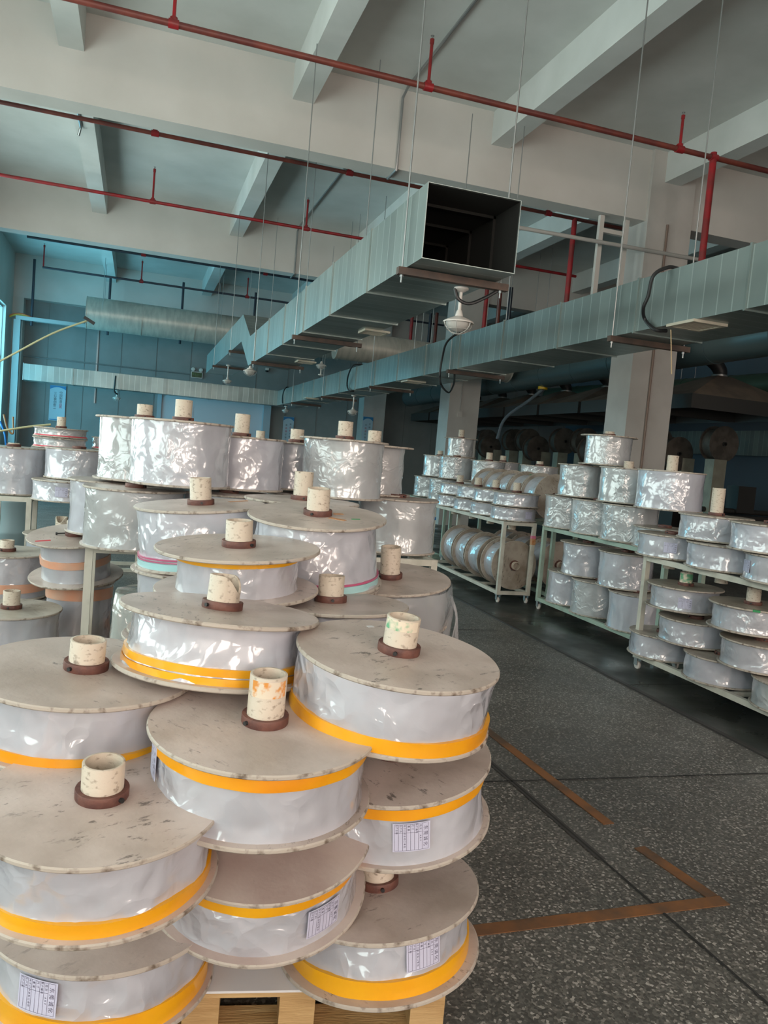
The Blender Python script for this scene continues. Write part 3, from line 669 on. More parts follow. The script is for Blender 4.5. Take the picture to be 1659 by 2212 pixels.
for i, (x, y, z, w, rb, h, l) in enumerate(((4.55, 11.3, 1.24, .33, .25, .08, 'leftmost wide spool in the second tier of the far stack'), (4.55, 10.62, 1.24, .33, .25, .03, 'second wide spool in the second tier of the far stack'), (4.82, 10.08, 1.24, .31, .24, .12, 'third wide spool in the second tier of the far stack with tall pipe'), (5.3, 10.6, 1.24, .32, .25, .09, 'wide spool with paired white pipes in the far stack'), (5.15, 9.2, 1.24, .30, .25, .06, 'rightmost wide spool in the far stack by the machines'), (4.75, 11.0, 1.575, .29, .2, .13, 'lone spool crowning the far stack before the second column'),
        (4.5, 11.5, .905, .32, .25, 0., 'leftmost creased spool in the bottom tier of the far stack'), (4.5, 10.85, .905, .32, .25, 0., 'second creased spool in the bottom tier of the far stack'), (4.7, 10.2, .905, .32, .25, 0., 'third creased spool in the bottom tier of the far stack'), (5.26, 10.35, .905, .32, .25, 0., 'fourth spool in the bottom tier of the far stack'), (5.12, 9.25, .905, .32, .25, 0., 'fifth spool in the bottom tier of the far stack'))):
    up_spool(x, y, z, w, l, rb=rb, R=.262, grp=g, h=h)
rack((4.2, 10.75, 0), 0, 1.2, .42, M_RACKG, 'farthest green rack carrying the stack before the second column', casters=False)
# spools lying on their side
def lying(x, y, z, w, lab, grp, h=.06, R=.275, rb=.235, extra=None, ax=(0, -1, 0)):
    return spool((x, y, z), ax, w, R=R, rb=rb, h=h, lab=lab, group=grp, fl=M_FLANGE2, film=M_FILM, extra=extra)
for i, (y, l) in enumerate(((7.60, 'spool lying on its side nearest in the narrow trolley, pipe mouth facing out'), (8.02, 'second spool lying on its side in the narrow trolley'), (8.44, 'third spool lying on its side in the narrow trolley'), (8.86, 'fourth spool lying on its side in the narrow trolley'))):
    lying(4.06 + .015 * i, y, .135 + .275, .36 if i else .30, l, 'spools lying inside the narrow trolley', h=.06 if i == 0 else 0.)
for i, (y, l) in enumerate(((8.5, 'nearest spool lying sideways on the rack behind the narrow trolley'), (8.86, 'second spool lying sideways behind the narrow trolley, green mark on it'), (9.22, 'third spool lying sideways on the rack behind the narrow trolley'), (9.58, 'fourth spool lying sideways on the rack behind the narrow trolley'), (9.94, 'fifth spool lying sideways on the rack behind the narrow trolley'))):
    ex = (lambda r, w, az: setattr(obj('green_mark', MB().box((-.03, .236, .1), (.03, .242, .2)), M_GREENMARK, r), 'location', (0, 0, 0))) if i == 1 else None
    lying(4.66, y - .6, .905 + .275, .34, l, 'spools lying on the rack behind the narrow trolley', h=0., extra=ex)
for i, (y, l) in enumerate(((7.62, 'nearest spool lying on its side on the floor row beside the green trolley'), (8.1, 'second spool lying on its side on the floor row beside the green trolley'), (8.6, 'third spool lying on its side on the floor row beside the green trolley'))):
    lying(4.73, y + .15, .41, .36, l, 'spools lying in the lower level of the far green rack', h=.05 if i == 0 else 0.)
# bench rack behind the pile
g = 'rolls stacked on the bench behind the pile'; Z1, Z2 = .882, 1.222
up_spool(.01, 4.46, Z1, .325, 'large creased roll on the left front corner of the bench behind the pile', rb=.262, R=.276, grp=g, film=M_FILM2, fl=M_FLANGE, h=.01)
up_spool(-.11, 5.02, Z1, .325, 'large smooth roll behind the left front corner roll of the bench', rb=.262, R=.276, grp=g, film=M_FILMW, fl=M_FLANGE, h=.01)
up_spool(.53, 4.55, Z1, .325, 'large roll in the lower tier of the bench hidden by the brown taped flange', rb=.262, R=.276, grp=g, film=M_FILM, fl=M_FLANGE, h=.01)
up_spool(1.09, 4.92, Z1, .325, 'large roll third along the lower tier of the bench behind the pile', rb=.26, R=.276, grp=g, film=M_FILM, fl=M_FLANGE, h=.01)
up_spool(1.66, 4.80, Z1, .35, 'large creased roll on the right end of the bench, collar stub on top', rb=.262, R=.276, grp=g, film=M_FILM2, fl=M_FLANGE, h=.01)
up_spool(.23, 4.31, 1.245, .345, 'tallest front roll in the top tier of the bench, thick pipe standing up', rb=.262, R=.274, grp=g, film=M_FILM, fl=M_FLANGE, h=.115)
up_spool(.035, 4.85, 1.225, .37, 'roll at the left end of the top tier leaning out behind the front one', rb=.25, R=.274, grp=g, film=M_FILM2, fl=M_FLANGE, h=.085)
up_spool(.60, 4.72, 1.225, .315, 'smooth roll right behind the tallest front roll with a long slim pipe', rb=.262, R=.274, grp=g, film=M_FILMW, fl=M_FLANGE, h=.135)
up_spool(1.02, 5.12, 1.225, .31, 'roll in the top tier between the smooth roll and the right front roll', rb=.25, R=.274, grp=g, film=M_FILM, fl=M_FLANGE, h=.09)
up_spool(1.20, 4.55, 1.225, .35, 'right front roll in the top tier with deep creases and brown collar', rb=.248, R=.272, grp=g, film=M_FILM2, fl=M_FLANGE, h=.11)
up_spool(1.52, 4.98, 1.235, .33, 'rightmost roll in the top tier, wide flange over a narrower wrap', rb=.215, R=.272, grp=g, film=M_FILM2, fl=M_FLANGE, h=.095)
up_spool(1.18, 7.8, 1.3, .22, 'distant roll behind the bench with a short dotted pipe', rb=.25, grp='distant rolls', h=.12)
rack((.7, 7.3, 0), 0, .6, 1.2, M_RACK, 'distant bench rack behind the tall rolls', ztop=.9, casters=False, mids=False)
up_spool(1.15, 7.6, .905, .39, 'distant roll carrying the one with the dotted pipe', rb=.25, grp='distant rolls', h=.0)
# left bench and what stands around it
g = 'rolls on the left bench'
up_spool(-1.0, 7.28, .905, .40, 'biggest plain roll at the left frame edge on the olive bench', rb=.262, R=.27, grp=g, film=M_FILM, h=.03)
up_spool(-.52, 6.85, .905, .17, 'flat roll with a faint slip at the corner of the olive bench', rb=.272, R=.278, grp=g, film=M_FILM, px=133, h=.01, collar=False)
up_spool(-.46, 7.02, 1.08, .255, 'roll standing on the flat one on the olive bench', rb=.262, R=.27, grp=g, film=M_FILM, h=.005)
g = 'thin bordered rolls in the far left stack'
rack((-1.4, 8.7, 0), 0, .5, 1.5, M_RACK, 'distant left bench under the red edged rolls', ztop=.9, casters=False, mids=False)
eb = [('red_band', M_REDEDGE, T, T + .012)]
for i, (x, y, z, w, l, h) in enumerate(((-.79, 8.95, .905, .12, 'lowest of the far left stack of flat rolls', 0.), (-.79, 8.95, 1.03, .12, 'second from the bottom in the far left stack of flat rolls', 0.), (-.79, 8.95, 1.155, .12, 'third from the bottom in the far left stack of flat rolls', 0.), (-.78, 8.93, 1.28, .11, 'red edged flat roll below the top of the far left stack', 0.), (-.78, 8.97, 1.395, .10, 'top flat roll of the far left stack with a pipe before the poster', .12),
        (-.2, 9.05, .905, .25, 'lower roll of the stack right of the far left one', 0.), (-.2, 9.05, 1.16, .14, 'middle roll of the stack right of the far left one', 0.), (-.2, 9.05, 1.305, .13, 'red edged top roll with twin blue white pipes, far left', .1))):
    up_spool(x, y, z, w, l, rb=.262, R=.274, grp=g, film=M_FILM2, h=h, band=eb)
o = None
g = 'orange banded spools on the left'
OB = lambda z0, z1: [('orange_band', M_ORANGE, z0, z1)]
spool((-.328, 5.068, .85), (-.075, -.15, 1), .265, R=.278, rb=.205, h=.091, band=OB(.10, .145), lab='orange banded spool with red tape and a long bolt on its collar', group=g, film=M_FILM, spin=1,
      extra=both(patches((M_REDTAPE, -.17, -.12, .085, .018, .15)), lambda r, w, az: setattr(obj('long_bolt', MB().tube([(-.057, 0, .011), (-.105, -.003, .011)], .005, 8).tube([(-.1, -.003, .011), (-.11, -.003, .011)], .009, 6), M_BLACK, r), 'location', (0, 0, w))))
up_spool(-.29, 5.2, .145, .40, 'orange edged roll standing beneath the red taped spool', rb=.20, R=.21, grp=g, film=M_FILM, band=OB(.30, .37), h=.0)
up_spool(-.80, 5.75, .33, .30, 'orange banded spool at the left frame edge with black scuffs on top', rb=.262, R=.278, grp=g, film=M_FILM, band=OB(.05, .11), h=.075)
up_spool(-.62, 4.72, .20, .26, 'nearest orange banded spool at the left frame edge, slanted pipe', rb=.262, R=.27, grp=g, film=M_FILM, band=OB(.02, .07), h=.10)
up_spool(-.52, 6.45, .38, .30, 'spool with a notched pipe standing beyond the red taped one', rb=.25, R=.275, grp=g, film=M_FILM, h=.13, cut=-.4)
up_spool(-.52, 6.45, .03, .34, 'roll on the floor carrying the notched pipe spool', rb=.25, R=.27, grp=g, h=.0)
up_spool(-.80, 5.75, .03, .29, 'roll on the floor carrying the scuffed orange banded spool', rb=.25, R=.27, grp=g, h=.0)
up_spool(.22, 5.35, .0, .46, 'orange banded roll glimpsed under the bench rail behind the pile', rb=.25, R=.27, grp=g, film=M_FILM, band=OB(.2, .28), h=.14)
pallet(.3, 4.45, 0, 'low worn pallet under the orange banded spools at the left', 1.35, 1.0)
# bags of clear film beside the pile
def bag(loc, sx, sy, sz, lab, seed):
    b = MB(); n = 10; bm = bmesh.new(); bmesh.ops.create_cube(bm, size=1); bmesh.ops.subdivide_edges(bm, edges=bm.edges[:], cuts=9, use_grid_fill=True)
    for v in bm.verts:
        p = v.co; q = Vector((abs(p.x) * 2, abs(p.y) * 2, abs(p.z) * 2)); k = 1 - .10 * (q.x ** 6 * q.y ** 6 + q.z ** 6 * max(q.x, q.y) ** 6)
        d = noise.noise(Vector((p.x * 4 + seed, p.y * 4, p.z * 5))) * .04
        v.co = Vector((p.x * sx * (k + d), p.y * sy * (k + d), (p.z + .5) * sz * (1 + d * .4)))
    me = bpy.data.meshes.new('film_bale'); bm.to_mesh(me); bm.free(); me.materials.append(M_BAG)
    for p in me.polygons: p.use_smooth = True
    o = link('film_bale', me, None, loc); tag(o, lab, 'bale'); return o
bag((.10, 4.05, .006), .34, .30, .70, 'bale of folded clear film standing between the left bench post and the pile', 1)
bag((.20, 4.9, .006), .3, .3, .12, 'low bundle of clear film on the floor under the bench', 4) if False else None
bag((-1.35, 6.1, .006), .5, .5, .66, 'large clear bag of film at the left frame edge below the olive bench', 9)
# blue barrel and small things at the far left
br = empty('plastic_barrel', (-1.35, 9.6, 0)); tag(br, 'pale blue plastic barrel standing on the floor behind the olive bench', 'barrel')
obj('barrel_body', MB().lathe([(.001, 0), (.25, 0), (.27, .03), (.275, .25), (.285, .27), (.285, .3), (.275, .32), (.275, .6), (.285, .62), (.285, .65), (.27, .68), (.26, .88), (.24, .9), (.001, .9)], 40), M_BARREL, br, True)
obj('barrel_lid', MB().lathe([(.001, .9), (.25, .9), (.25, .93), (.001, .93)], 40), M_BARREL, br, True)

# ---------------------------------------------------------------- air ducts
def duct(name_lab, x0, x1, y0, y1, z0, z1, joints, open_front=False, cat='duct'):
    r = empty('air_duct', ((x0 + x1) / 2, y0, z0)); tag(r, name_lab, cat)
    L = r.location; b = MB(); t = .004
    def bx(a, c): b.box(Vector(a) - L, Vector(c) - L)
    bx((x0, y0, z0), (x1, y1, z0 + t)); bx((x0, y0, z1 - t), (x1, y1, z1)); bx((x0, y0, z0 + t), (x0 + t, y1, z1 - t)); bx((x1 - t, y0, z0 + t), (x1, y1, z1 - t))
    if not open_front: bx((x0 + t, y0, z0 + t), (x1 - t, y0 + t, z1 - t))
    bx((x0 + t, y1 - t, z0 + t), (x1 - t, y1, z1 - t))
    obj('duct_body', b, M_DUCTY, r)
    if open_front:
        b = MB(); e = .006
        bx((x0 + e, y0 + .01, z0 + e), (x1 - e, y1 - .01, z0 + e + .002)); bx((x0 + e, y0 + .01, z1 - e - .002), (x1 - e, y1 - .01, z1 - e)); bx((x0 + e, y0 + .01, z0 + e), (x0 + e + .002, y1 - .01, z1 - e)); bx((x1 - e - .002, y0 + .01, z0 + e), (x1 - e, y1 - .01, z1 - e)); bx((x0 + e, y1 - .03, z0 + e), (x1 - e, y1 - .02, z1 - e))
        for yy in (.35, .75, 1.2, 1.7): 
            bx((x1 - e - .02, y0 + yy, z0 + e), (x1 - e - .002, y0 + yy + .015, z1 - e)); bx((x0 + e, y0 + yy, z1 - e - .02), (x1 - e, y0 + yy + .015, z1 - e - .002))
        obj('duct_shade_shell', b, M_DARKIN, r)  # added inner shell, coloured as the shade within the duct
    for y in joints:
        j = MB(); e = .012; b0 = b; b = j
        bx((x0 - e, y, z0 - e), (x1 + e, y + .018, z0)); bx((x0 - e, y, z1), (x1 + e, y + .018, z1 + e)); bx((x0 - e, y, z0), (x0, y + .018, z1)); bx((x1, y, z0), (x1 + e, y + .018, z1))
        obj('joint_flange', j, M_DUCTY, r); b = b0
    return r
A0, A1, AZ0, AZ1 = 1.60, 2.24, 2.73, 3.19
dA = duct('near galvanised duct with an open dark mouth facing the camera', A0, A1, 4.57, 12.4, AZ0, AZ1, [5.75 + 1.19 * k for k in range(6)], True)
b = MB()                                # the raised step and the far run of the same duct
def wedge(b, x0, x1, ya, za0, za1, yb, zb0, zb1):
    i = len(b.v); b.v += [Vector(p) for p in ((x0, ya, za0), (x1, ya, za0), (x1, ya, za1), (x0, ya, za1), (x0, yb, zb0), (x1, yb, zb0), (x1, yb, zb1), (x0, yb, zb1))]
    b.f += [tuple(i + k for k in q) for q in ((0, 1, 2, 3), (7, 6, 5, 4), (0, 4, 5, 1), (1, 5, 6, 2), (2, 6, 7, 3), (3, 7, 4, 0))]
wedge(b, A0, A1, 12.4, AZ0, AZ1, 13.5, AZ0 + .5, AZ1 + .5)
b.v = [v - dA.location for v in b.v]; obj('duct_step', b, M_DUCTY, dA)
b = MB().box(Vector((A0, 13.5, AZ0 + .5)) - dA.location, Vector((A1, 20.7, AZ1 + .5)) - dA.location); obj('duct_far_run', b, M_DUCTY, dA)
B0, B1, BZ0, BZ1 = 3.73, 4.38, 2.656, 3.07
dB = duct('long galvanised duct with looped black cables running over the racks', B0, B1, -1.5, 22.6, BZ0, BZ1, [.6 + 1.19 * k for k in range(18)])
b = MB().box((-2.9, 22.0, BZ0), (B0 - .002, 22.6, BZ1)); dC = empty('air_duct', (0, 22.0, BZ0)); tag(dC, 'galvanised duct crossing along the back wall, cyan lit at its left end', 'duct')
b.v = [v - dC.location for v in b.v]; obj('duct_body', b, M_DUCTX, dC)
for x in [-2.9 + 1.19 * k for k in range(6)]:
    b = MB(); e = .012
    b.box((x, 22.0 - e, BZ0 - e), (x + .018, 22.6 + e, BZ0)).box((x, 22.0 - e, BZ1), (x + .018, 22.6 + e, BZ1 + e)).box((x, 22 - e, BZ0), (x + .018, 22, BZ1)); b.v = [v - dC.location for v in b.v]; obj('joint_flange', b, M_DUCTX, dC)
def vent(x, y, z, parent, sx=.26, sy=.26):
    v = obj('vent_grille', MB().box((x - sx / 2, y - sy / 2, z - .02), (x + sx / 2, y - sy / 2 + .03, z)).box((x - sx / 2, y + sy / 2 - .03, z - .02), (x + sx / 2, y + sy / 2, z)).box((x - sx / 2, y - sy / 2 + .03, z - .02), (x - sx / 2 + .03, y + sy / 2 - .03, z)).box((x + sx / 2 - .03, y - sy / 2 + .03, z - .02), (x + sx / 2, y + sy / 2 - .03, z)), M_VENT, parent)
    b = MB()
    for k in range(7):
        yy = y - sy / 2 + .045 + k * (sy - .09) / 6; b.box((x - sx / 2 + .03, yy - .004, z - .018), (x + sx / 2 - .03, yy + .004, z - .004))
    obj('vent_slats', b, M_VENT, v)
for px, py in ((808, 716), (660, 781)):
    p = on_z(px, py, AZ0); vent(p.x - dA.location.x, p.y - dA.location.y, 0, dA)
for px, py in ((1505, 700), (893, 824), (672, 860)):
    p = on_z(px, py, BZ0); vent(min(p.x, B1 - .16) - dB.location.x, p.y - dB.location.y, 0, dB, .3, .3)
def hanger(x0, x1, y, z, label, grp, ztop=ZC, zt=None):
    r = empty('duct_hanger', (x0, y, z)); tag(r, label, 'hanger', grp)
    obj('crossbar', MB().box((-.06, -.025, -.05), (x1 - x0 + .09, .025, -.004)), M_BROWNST, r)
    for x in (-.03, x1 - x0 + .04):
        top = ztop - z if zt is None else zt - z
        obj('threaded_rod', MB().tube([(x, 0, -.10), (x, 0, top)], .006, 6), M_STEEL, r)
        obj('rod_nut', MB().tube([(x, 0, -.065), (x, 0, -.05)], .012, 6), M_STEEL, r)
def rodtop(y, x):
    for bx0 in (3.0, 9.86, 16.72):
        if bx0 <= y <= bx0 + .34: return ZB
    for x0 in (-1.10, 1.58, 4.30, 7.06):
        if x0 - .01 <= x <= x0 + .28: return ZS
    return ZC
ord_ = ['nearest', 'second', 'third', 'fourth', 'fifth', 'sixth', 'seventh', 'eighth']
for i, y in enumerate((4.85, 8.44, 11.6, 14.9, 18.2)):
    z = AZ0 if y < 12.4 else AZ0 + .5
    hanger(A0, A1, y, z - .002, '%s brown bar hanger under the open mouthed duct' % ord_[i], 'hangers of the open mouthed duct', zt=min(rodtop(y, A0 - .03), rodtop(y, A1 + .04)))
for i, y in enumerate((2.4, 5.62, 9.14, 12.6, 16.2, 19.6)):
    hanger(B0, B1, y, BZ0 - .002, '%s brown bar hanger under the long cabled duct' % ord_[i], 'hangers of the long cabled duct', zt=min(rodtop(y, B0 - .03), rodtop(y, B1 + .04)))
# cables looped round the long duct
def cable(pts, lab, r=.014, m=M_BLACK, cat='cable', grp=None, name='black_cable'):
    o = obj(name, MB().tube(smooth_path(pts, 8), r, 8), m, None, True); tag(o, lab, cat, grp); return o
def bcab(px_top, px_bot, lab, bulge=.06):
    pts = [on_x(*p, B0 - .03 - (bulge if 0 < i < len(px_top) - 1 else 0)) for i, p in enumerate(px_top)]
    a = pts[0]; pts = [Vector((B0 + .1, a.y - .02, BZ1 + .02)), Vector((B0 + .0, a.y, BZ1 + .025))] + pts[1:]
    for p in px_bot: q = on_z(*p, BZ0 - .02); pts.append(q)
    cable(pts, lab, grp='cables looped on the long duct')
bcab([(1436, 584), (1412, 595), (1400, 640), (1390, 665), (1393, 690)], [(1415, 712), (1440, 715)], 'black cable looped down the near end of the long duct')
bcab([(985, 724), (965, 740), (955, 775), (950, 812), (955, 835)], [(970, 848), (980, 830), (982, 808)], 'black cable hanging lowest below the middle of the long duct')
bcab([(772, 782), (762, 790), (752, 812), (750, 834)], [(755, 844), (765, 845)], 'black cable beside the duct mounted lamp in mid length')
bcab([(616, 842), (612, 848), (610, 868)], [(614, 877), (620, 877)], 'black cable at the far end of the long duct')
cable([on_y(250, 812, 21.97), on_y(248, 830, 21.9), on_y(247, 845, 21.9), on_y(254, 852, 21.95)], 'black cable looped on the crossing duct at the far left', .02)
# pendant lamps with wire guards
def pendant(p, zt, lab, s=1.):
    """p centre of the shade rim, zt height of the fixing"""
    r = empty('pendant_lamp', (p.x, p.y, zt)); tag(r, lab, 'lamp', 'caged pendant lamps')
    L = zt - p.z; M = Matrix.Translation((0, 0, -L)) @ Matrix.Scale(s, 4)
    obj('canopy', MB().lathe([(.001, 0), (.05, 0), (.05, -.012), (.02, -.03), (.001, -.03)], 24), M_WHITE, r, True)
    obj('stem', MB().tube([(0, 0, -.02), (0, 0, -L + .07 * s)], .012 * s, 12), M_WHITE, r, True)
    obj('socket', MB().lathe([(.001, .085), (.014, .085), (.02, .075), (.027, .05), (.028, .04), (.001, .04)], 20, M), M_WHITE, r, True)
    obj('lamp_shade', MB().lathe([(.028, .042), (.06, .028), (.095, .012), (.105, .004), (.106, -.004), (.1, -.002), (.06, .02), (.028, .034)], 40, M, closed=True), M_WHITE, r, True)
    obj('globe', MB().lathe([(.088, 0), (.082, -.02), (.06, -.045), (.03, -.058), (.001, -.062)], 32, M), M_GLASS, r, True)
    g = MB()
    for k in range(6):
        a = 2 * PI * k / 6; g.tube([M @ Vector((q * math.cos(a), q * math.sin(a), z)) for q, z in ((.102, -.002), (.096, -.025), (.078, -.048), (.05, -.066), (.012, -.076))], .0025 * s, 6)
    g.tube([M @ Vector((.078 * math.cos(2 * PI * k / 24), .078 * math.sin(2 * PI * k / 24), -.048)) for k in range(25)], .0025 * s, 6)
    g.tube([M @ Vector((.014 * math.cos(2 * PI * k / 12), .014 * math.sin(2 * PI * k / 12), -.076)) for k in range(13)], .0025 * s, 6)
    obj('wire_guard', g, M_WIRE, r, True)
pendant(on_y(990, 697, 4.95), AZ0 - .05, 'large caged lamp hanging nearest under the open mouthed duct')
pendant(on_y(532, 801, 12.3) + Vector((.06, 0, 0)), AZ0 - .05, 'caged lamp right under the bend of the open mouthed duct')
pendant(on_x(491, 823, 1.8), AZ0 + .44, 'caged lamp beyond the duct bend, left of the one under it')
pendant(on_x(762, 889, 3.95), BZ0 - .05, 'caged lamp under the long duct to the right of the tall pipe')
pendant(on_x(617, 887, 3.8), BZ0 - .05, 'caged lamp by the far corner of the long duct over the poster')
pendant(on_y(252, 860, 22.15), BZ0 - .03, 'caged lamp under the crossing duct at the far left')
pendant(on_y(694, 790, 15.0), 2.98, 'small far caged lamp below the round duct')
ac = on_z(1033, 640, 2.66)
cable([Vector((1.99, 4.95, 2.67)), Vector((2.02, 4.94, 2.60)), Vector((2.10, 4.93, 2.58)), Vector((2.2, 4.9, 2.63)), Vector((2.27, 4.87, 2.68))], 'short black lead curving from the nearest lamp to the hanger bar', .012)
# round ducts
def rduct(p0, p1, r, m, lab, rings=1.2):
    p0, p1 = Vector(p0), Vector(p1); o = empty('round_duct', p0); tag(o, lab, 'duct'); d = p1 - p0
    b = MB(); b.tube([Vector((0, 0, 0)), d], r, 40, caps=False); b.tube([Vector((0, 0, 0)), d], r - .01, 40, caps=False); obj('duct_shell', b, m, o, True)
    n = int(d.length / rings)
    for k in (.06, .5, .94):
        q = d * k; obj('hanging_rod', MB().tube([q + Vector((0, r * .97, 0)), q + Vector((0, r * .97, ZC - .01 - p0.z))], .006, 6).tube([q + Vector((0, -r * .97, 0)), q + Vector((0, -r * .97, ZC - .01 - p0.z))], .006, 6), M_STEEL, o)
    for k in range(n + 1):
        q = d * min(k / max(n, 1), .998); obj('duct_ring', MB().tube([q, q + d.normalized() * .02], r + .008, 40), m, o, True)
rl = on_y(187, 675, 21.2)
rduct((rl.x, 21.2, rl.z), (5.2, 21.2, rl.z), .40, M_ROUND, 'big round metal duct with a yellow stain crossing high at the back')
p = on_y(845, 758, 15.4); rduct((p.x - 1.2, 15.4, p.z), (7.6, 15.4, p.z - .05), .30, M_ROUND, 'round metal duct running right from below the open mouthed duct')
rduct((8.0, 7.0, 3.55), (8.0, 22.8, 3.35), .26, M_ROUNDD, 'dark teal round extraction duct above the machine hoods')
rduct((12.6, 10.0, 3.62), (11.0, 19.5, 3.55), .24, M_ROUNDG, 'dull green round duct slanting behind the hoods')

# ---------------------------------------------------------------- sprinkler lines, conduits, hangers
def sprinkler(y, z, x0, x1, stubs, ups, lab, m=M_REDB, r=.028, drop=None):
    o = empty('sprinkler_pipe', (x0, y, z)); tag(o, lab, 'pipe', 'red sprinkler lines'); q = lambda x: x - x0
    obj('main_pipe', MB().tube([(0, 0, 0), (x1 - x0, 0, 0)], r, 14), m, o, True)
    for x in stubs: obj('coupling', MB().tube([(q(x) - .05, 0, 0), (q(x) + .05, 0, 0)], r + .012, 14).tube([(q(x), 0, 0), (q(x), 0, .06)], r + .004, 12), M_RED, o, True)
    for x, L in ups:
        u = obj('upright_stub', MB().tube([(q(x), 0, 0), (q(x), 0, L)], .018, 10).tube([(q(x), 0, L * .9), (q(x), 0, L)], .024, 10), M_RED, o, True)
        obj('sprinkler_head', MB().tube([(q(x), 0, L), (q(x), 0, L + .03)], .008, 8).tube([(q(x), 0, L + .03), (q(x), 0, L + .035)], .02, 10), M_STEEL, u, True)
    if drop is not None: obj('drop_pipe', MB().tube([(q(drop[0]), 0, .0), (q(drop[0]), 0, drop[1] - z)], .042, 14), M_RED, o, True)
    return o
DZ = 4.02
def lx(px, py, y): return on_y(px, py, y).x
y1, y2, y3, y4, y5 = 8.2, 11.18, 14.3, 18.57, 21.5
sprinkler(y1, H + .4895 * y1, -3.4, 8.4, [lx(375, 52, y1), lx(925, 188, y1), lx(1470, 305, y1), lx(1543, 325, y1)], [(lx(375, 52, y1), .62), (lx(925, 188, y1), .5), (lx(1470, 305, y1), .4)], 'nearest red brown sprinkler line crossing the whole ceiling', drop=(lx(1543, 325, y1), 3.6), r=.033)
sprinkler(y2, H + .360 * y2, -3.4, 8.4, [lx(335, 290, y2), lx(755, 376, y2), lx(1185, 457, y2)], [], 'second red sprinkler line behind the near crossbeam', drop=(lx(1242, 470, y2), 3.5))
sprinkler(y3, H + .2805 * y3, -2.75, 8.4, [lx(330, 435, y3), lx(661, 497, y3)], [(lx(330, 435, y3), .55), (lx(661, 497, y3), .52), (-2.72, .55)], 'third red sprinkler line ending in a riser at the left', m=M_RED, drop=(lx(1050, 650, y3), 3.5))
sprinkler(y4, H + .2165 * y4, -2.5, 8.4, [lx(310, 552, y4), lx(573, 595, y4)], [], 'fourth sprinkler line, dark, behind the far crossbeam', m=M_DARKPIPE, drop=(lx(890, 690, y4), 3.5))
sprinkler(y5, H + .1845 * y5, lx(92, 575, y5), 8.4, [lx(305, 612, y5), lx(533, 652, y5)], [(lx(92, 575, y5) + .02, .55), (lx(305, 612, y5), .52), (lx(533, 652, y5), .5)], 'farthest sprinkler line with a bend up at its left end', m=M_DARKPIPE)
for k, (px, py, y) in enumerate(((1080, 640, 15.9), (1103, 640, 16.0), (943, 690, 20.0), (930, 690, 20.2))):
    p = on_y(px, py, y); o = obj('riser_pipe', MB().tube([(0, 0, 3.6), (0, 0, 5.5)], .045, 12), M_REDB if k % 2 == 0 else M_DARKPIPE, None, True); o.location = (p.x, p.y, 0)
    tag(o, ['dark red riser pipe right of the open duct mouth', 'black riser pipe right beside the dark red one', 'far dark red riser seen below the duct mouth lamp', 'far black riser seen beside the far red one'][k], 'pipe')
p = on_y(1131, 495, 9.77); q = on_y(1520, 553, 9.77)
o = obj('grey_pipe', MB().tube([(4.2, 9.77, p.z), (q.x + .4, 9.77, (p.z + q.z) / 2)], .028, 12), M_GREYPIPE, None, True); tag(o, 'light grey pipe crossing from the duct mouth past the column', 'pipe')
# ceiling conduit stepping down over the beams
cx = on_z(880, 185, ZC).x
o = obj('ceiling_conduit', MB().tube([(cx, 1.0, ZC - .03), (cx, 9.7, ZC - .03), (cx - .02, 9.82, ZC - .12), (cx - .02, 9.83, ZB + .06), (cx - .02, 9.84, ZB - .02), (cx - .02, 10.2, ZB - .02), (cx - .02, 10.24, ZB + .1), (cx, 10.26, ZC - .1), (cx, 10.4, ZC - .03), (cx, 16.55, ZC - .03), (cx - .02, 16.68, ZC - .12), (cx - .02, 16.69, ZB - .02), (cx - .02, 17.1, ZB - .02)], .018, 8), M_STEEL, None, True)
tag(o, 'thin grey conduit running along the ceiling and down over the crossbeams', 'conduit')
d = on_z(725, 378, ZC); o = obj('smoke_detector', MB().lathe([(.001, 0), (.05, 0), (.055, -.02), (.04, -.045), (.001, -.05)], 24), M_WHITE, None, True, (cx, 11.9, ZC - .05)); tag(o, 'round white smoke detector on the ceiling conduit', 'detector')
o = obj('ceiling_conduit', MB().tube([(-1.02, 10.3, ZS - .02), (-1.02, 12.2, ZS - .02), (-1.05, 12.3, ZS - .1)], .018, 8), M_STEEL, None, True); tag(o, 'short grey conduit under the left ceiling rib', 'conduit')
# cable tray and its dark hangers at the back wall
o = empty('cable_tray', (-3.3, 23.3, 3.9)); tag(o, 'pale cable tray carrying hoses along the back wall', 'cable tray')
a = on_y(20, 688, 23.3); c = on_y(470, 750, 23.3)
obj('tray', MB().box((0, -.08, a.z - 3.9), (6.2, .08, a.z - 3.9 + .07)).box((0, -.10, a.z - 3.9), (6.2, -.08, a.z - 3.9 + .1)), mat('tray_paint', (.30, .35, .36), rough=.5), o)
obj('tray_post', MB().box((-.05, -.08, -3.9), (.12, .08, a.z - 3.9)), MATS['tray_paint'], o)
for k, (px, py) in enumerate(((75, 560), (240, 585), (397, 610), (553, 632))):
    t_ = on_y(px, py, 23.3); b = MB().tube([(t_.x, 23.3, ZC if False else t_.z), (t_.x, 23.3, a.z - .12)], .035, 10)
    o = obj('hanger_bar', b, M_DARKPIPE, None, True); tag(o, ['leftmost dark hanger bar of the cable tray', 'second dark hanger bar from the left above the tray', 'third dark hanger bar crossing behind the big round duct', 'fourth dark hanger bar above the duct bend'][k], 'hanger', 'dark hanger bars of the tray')
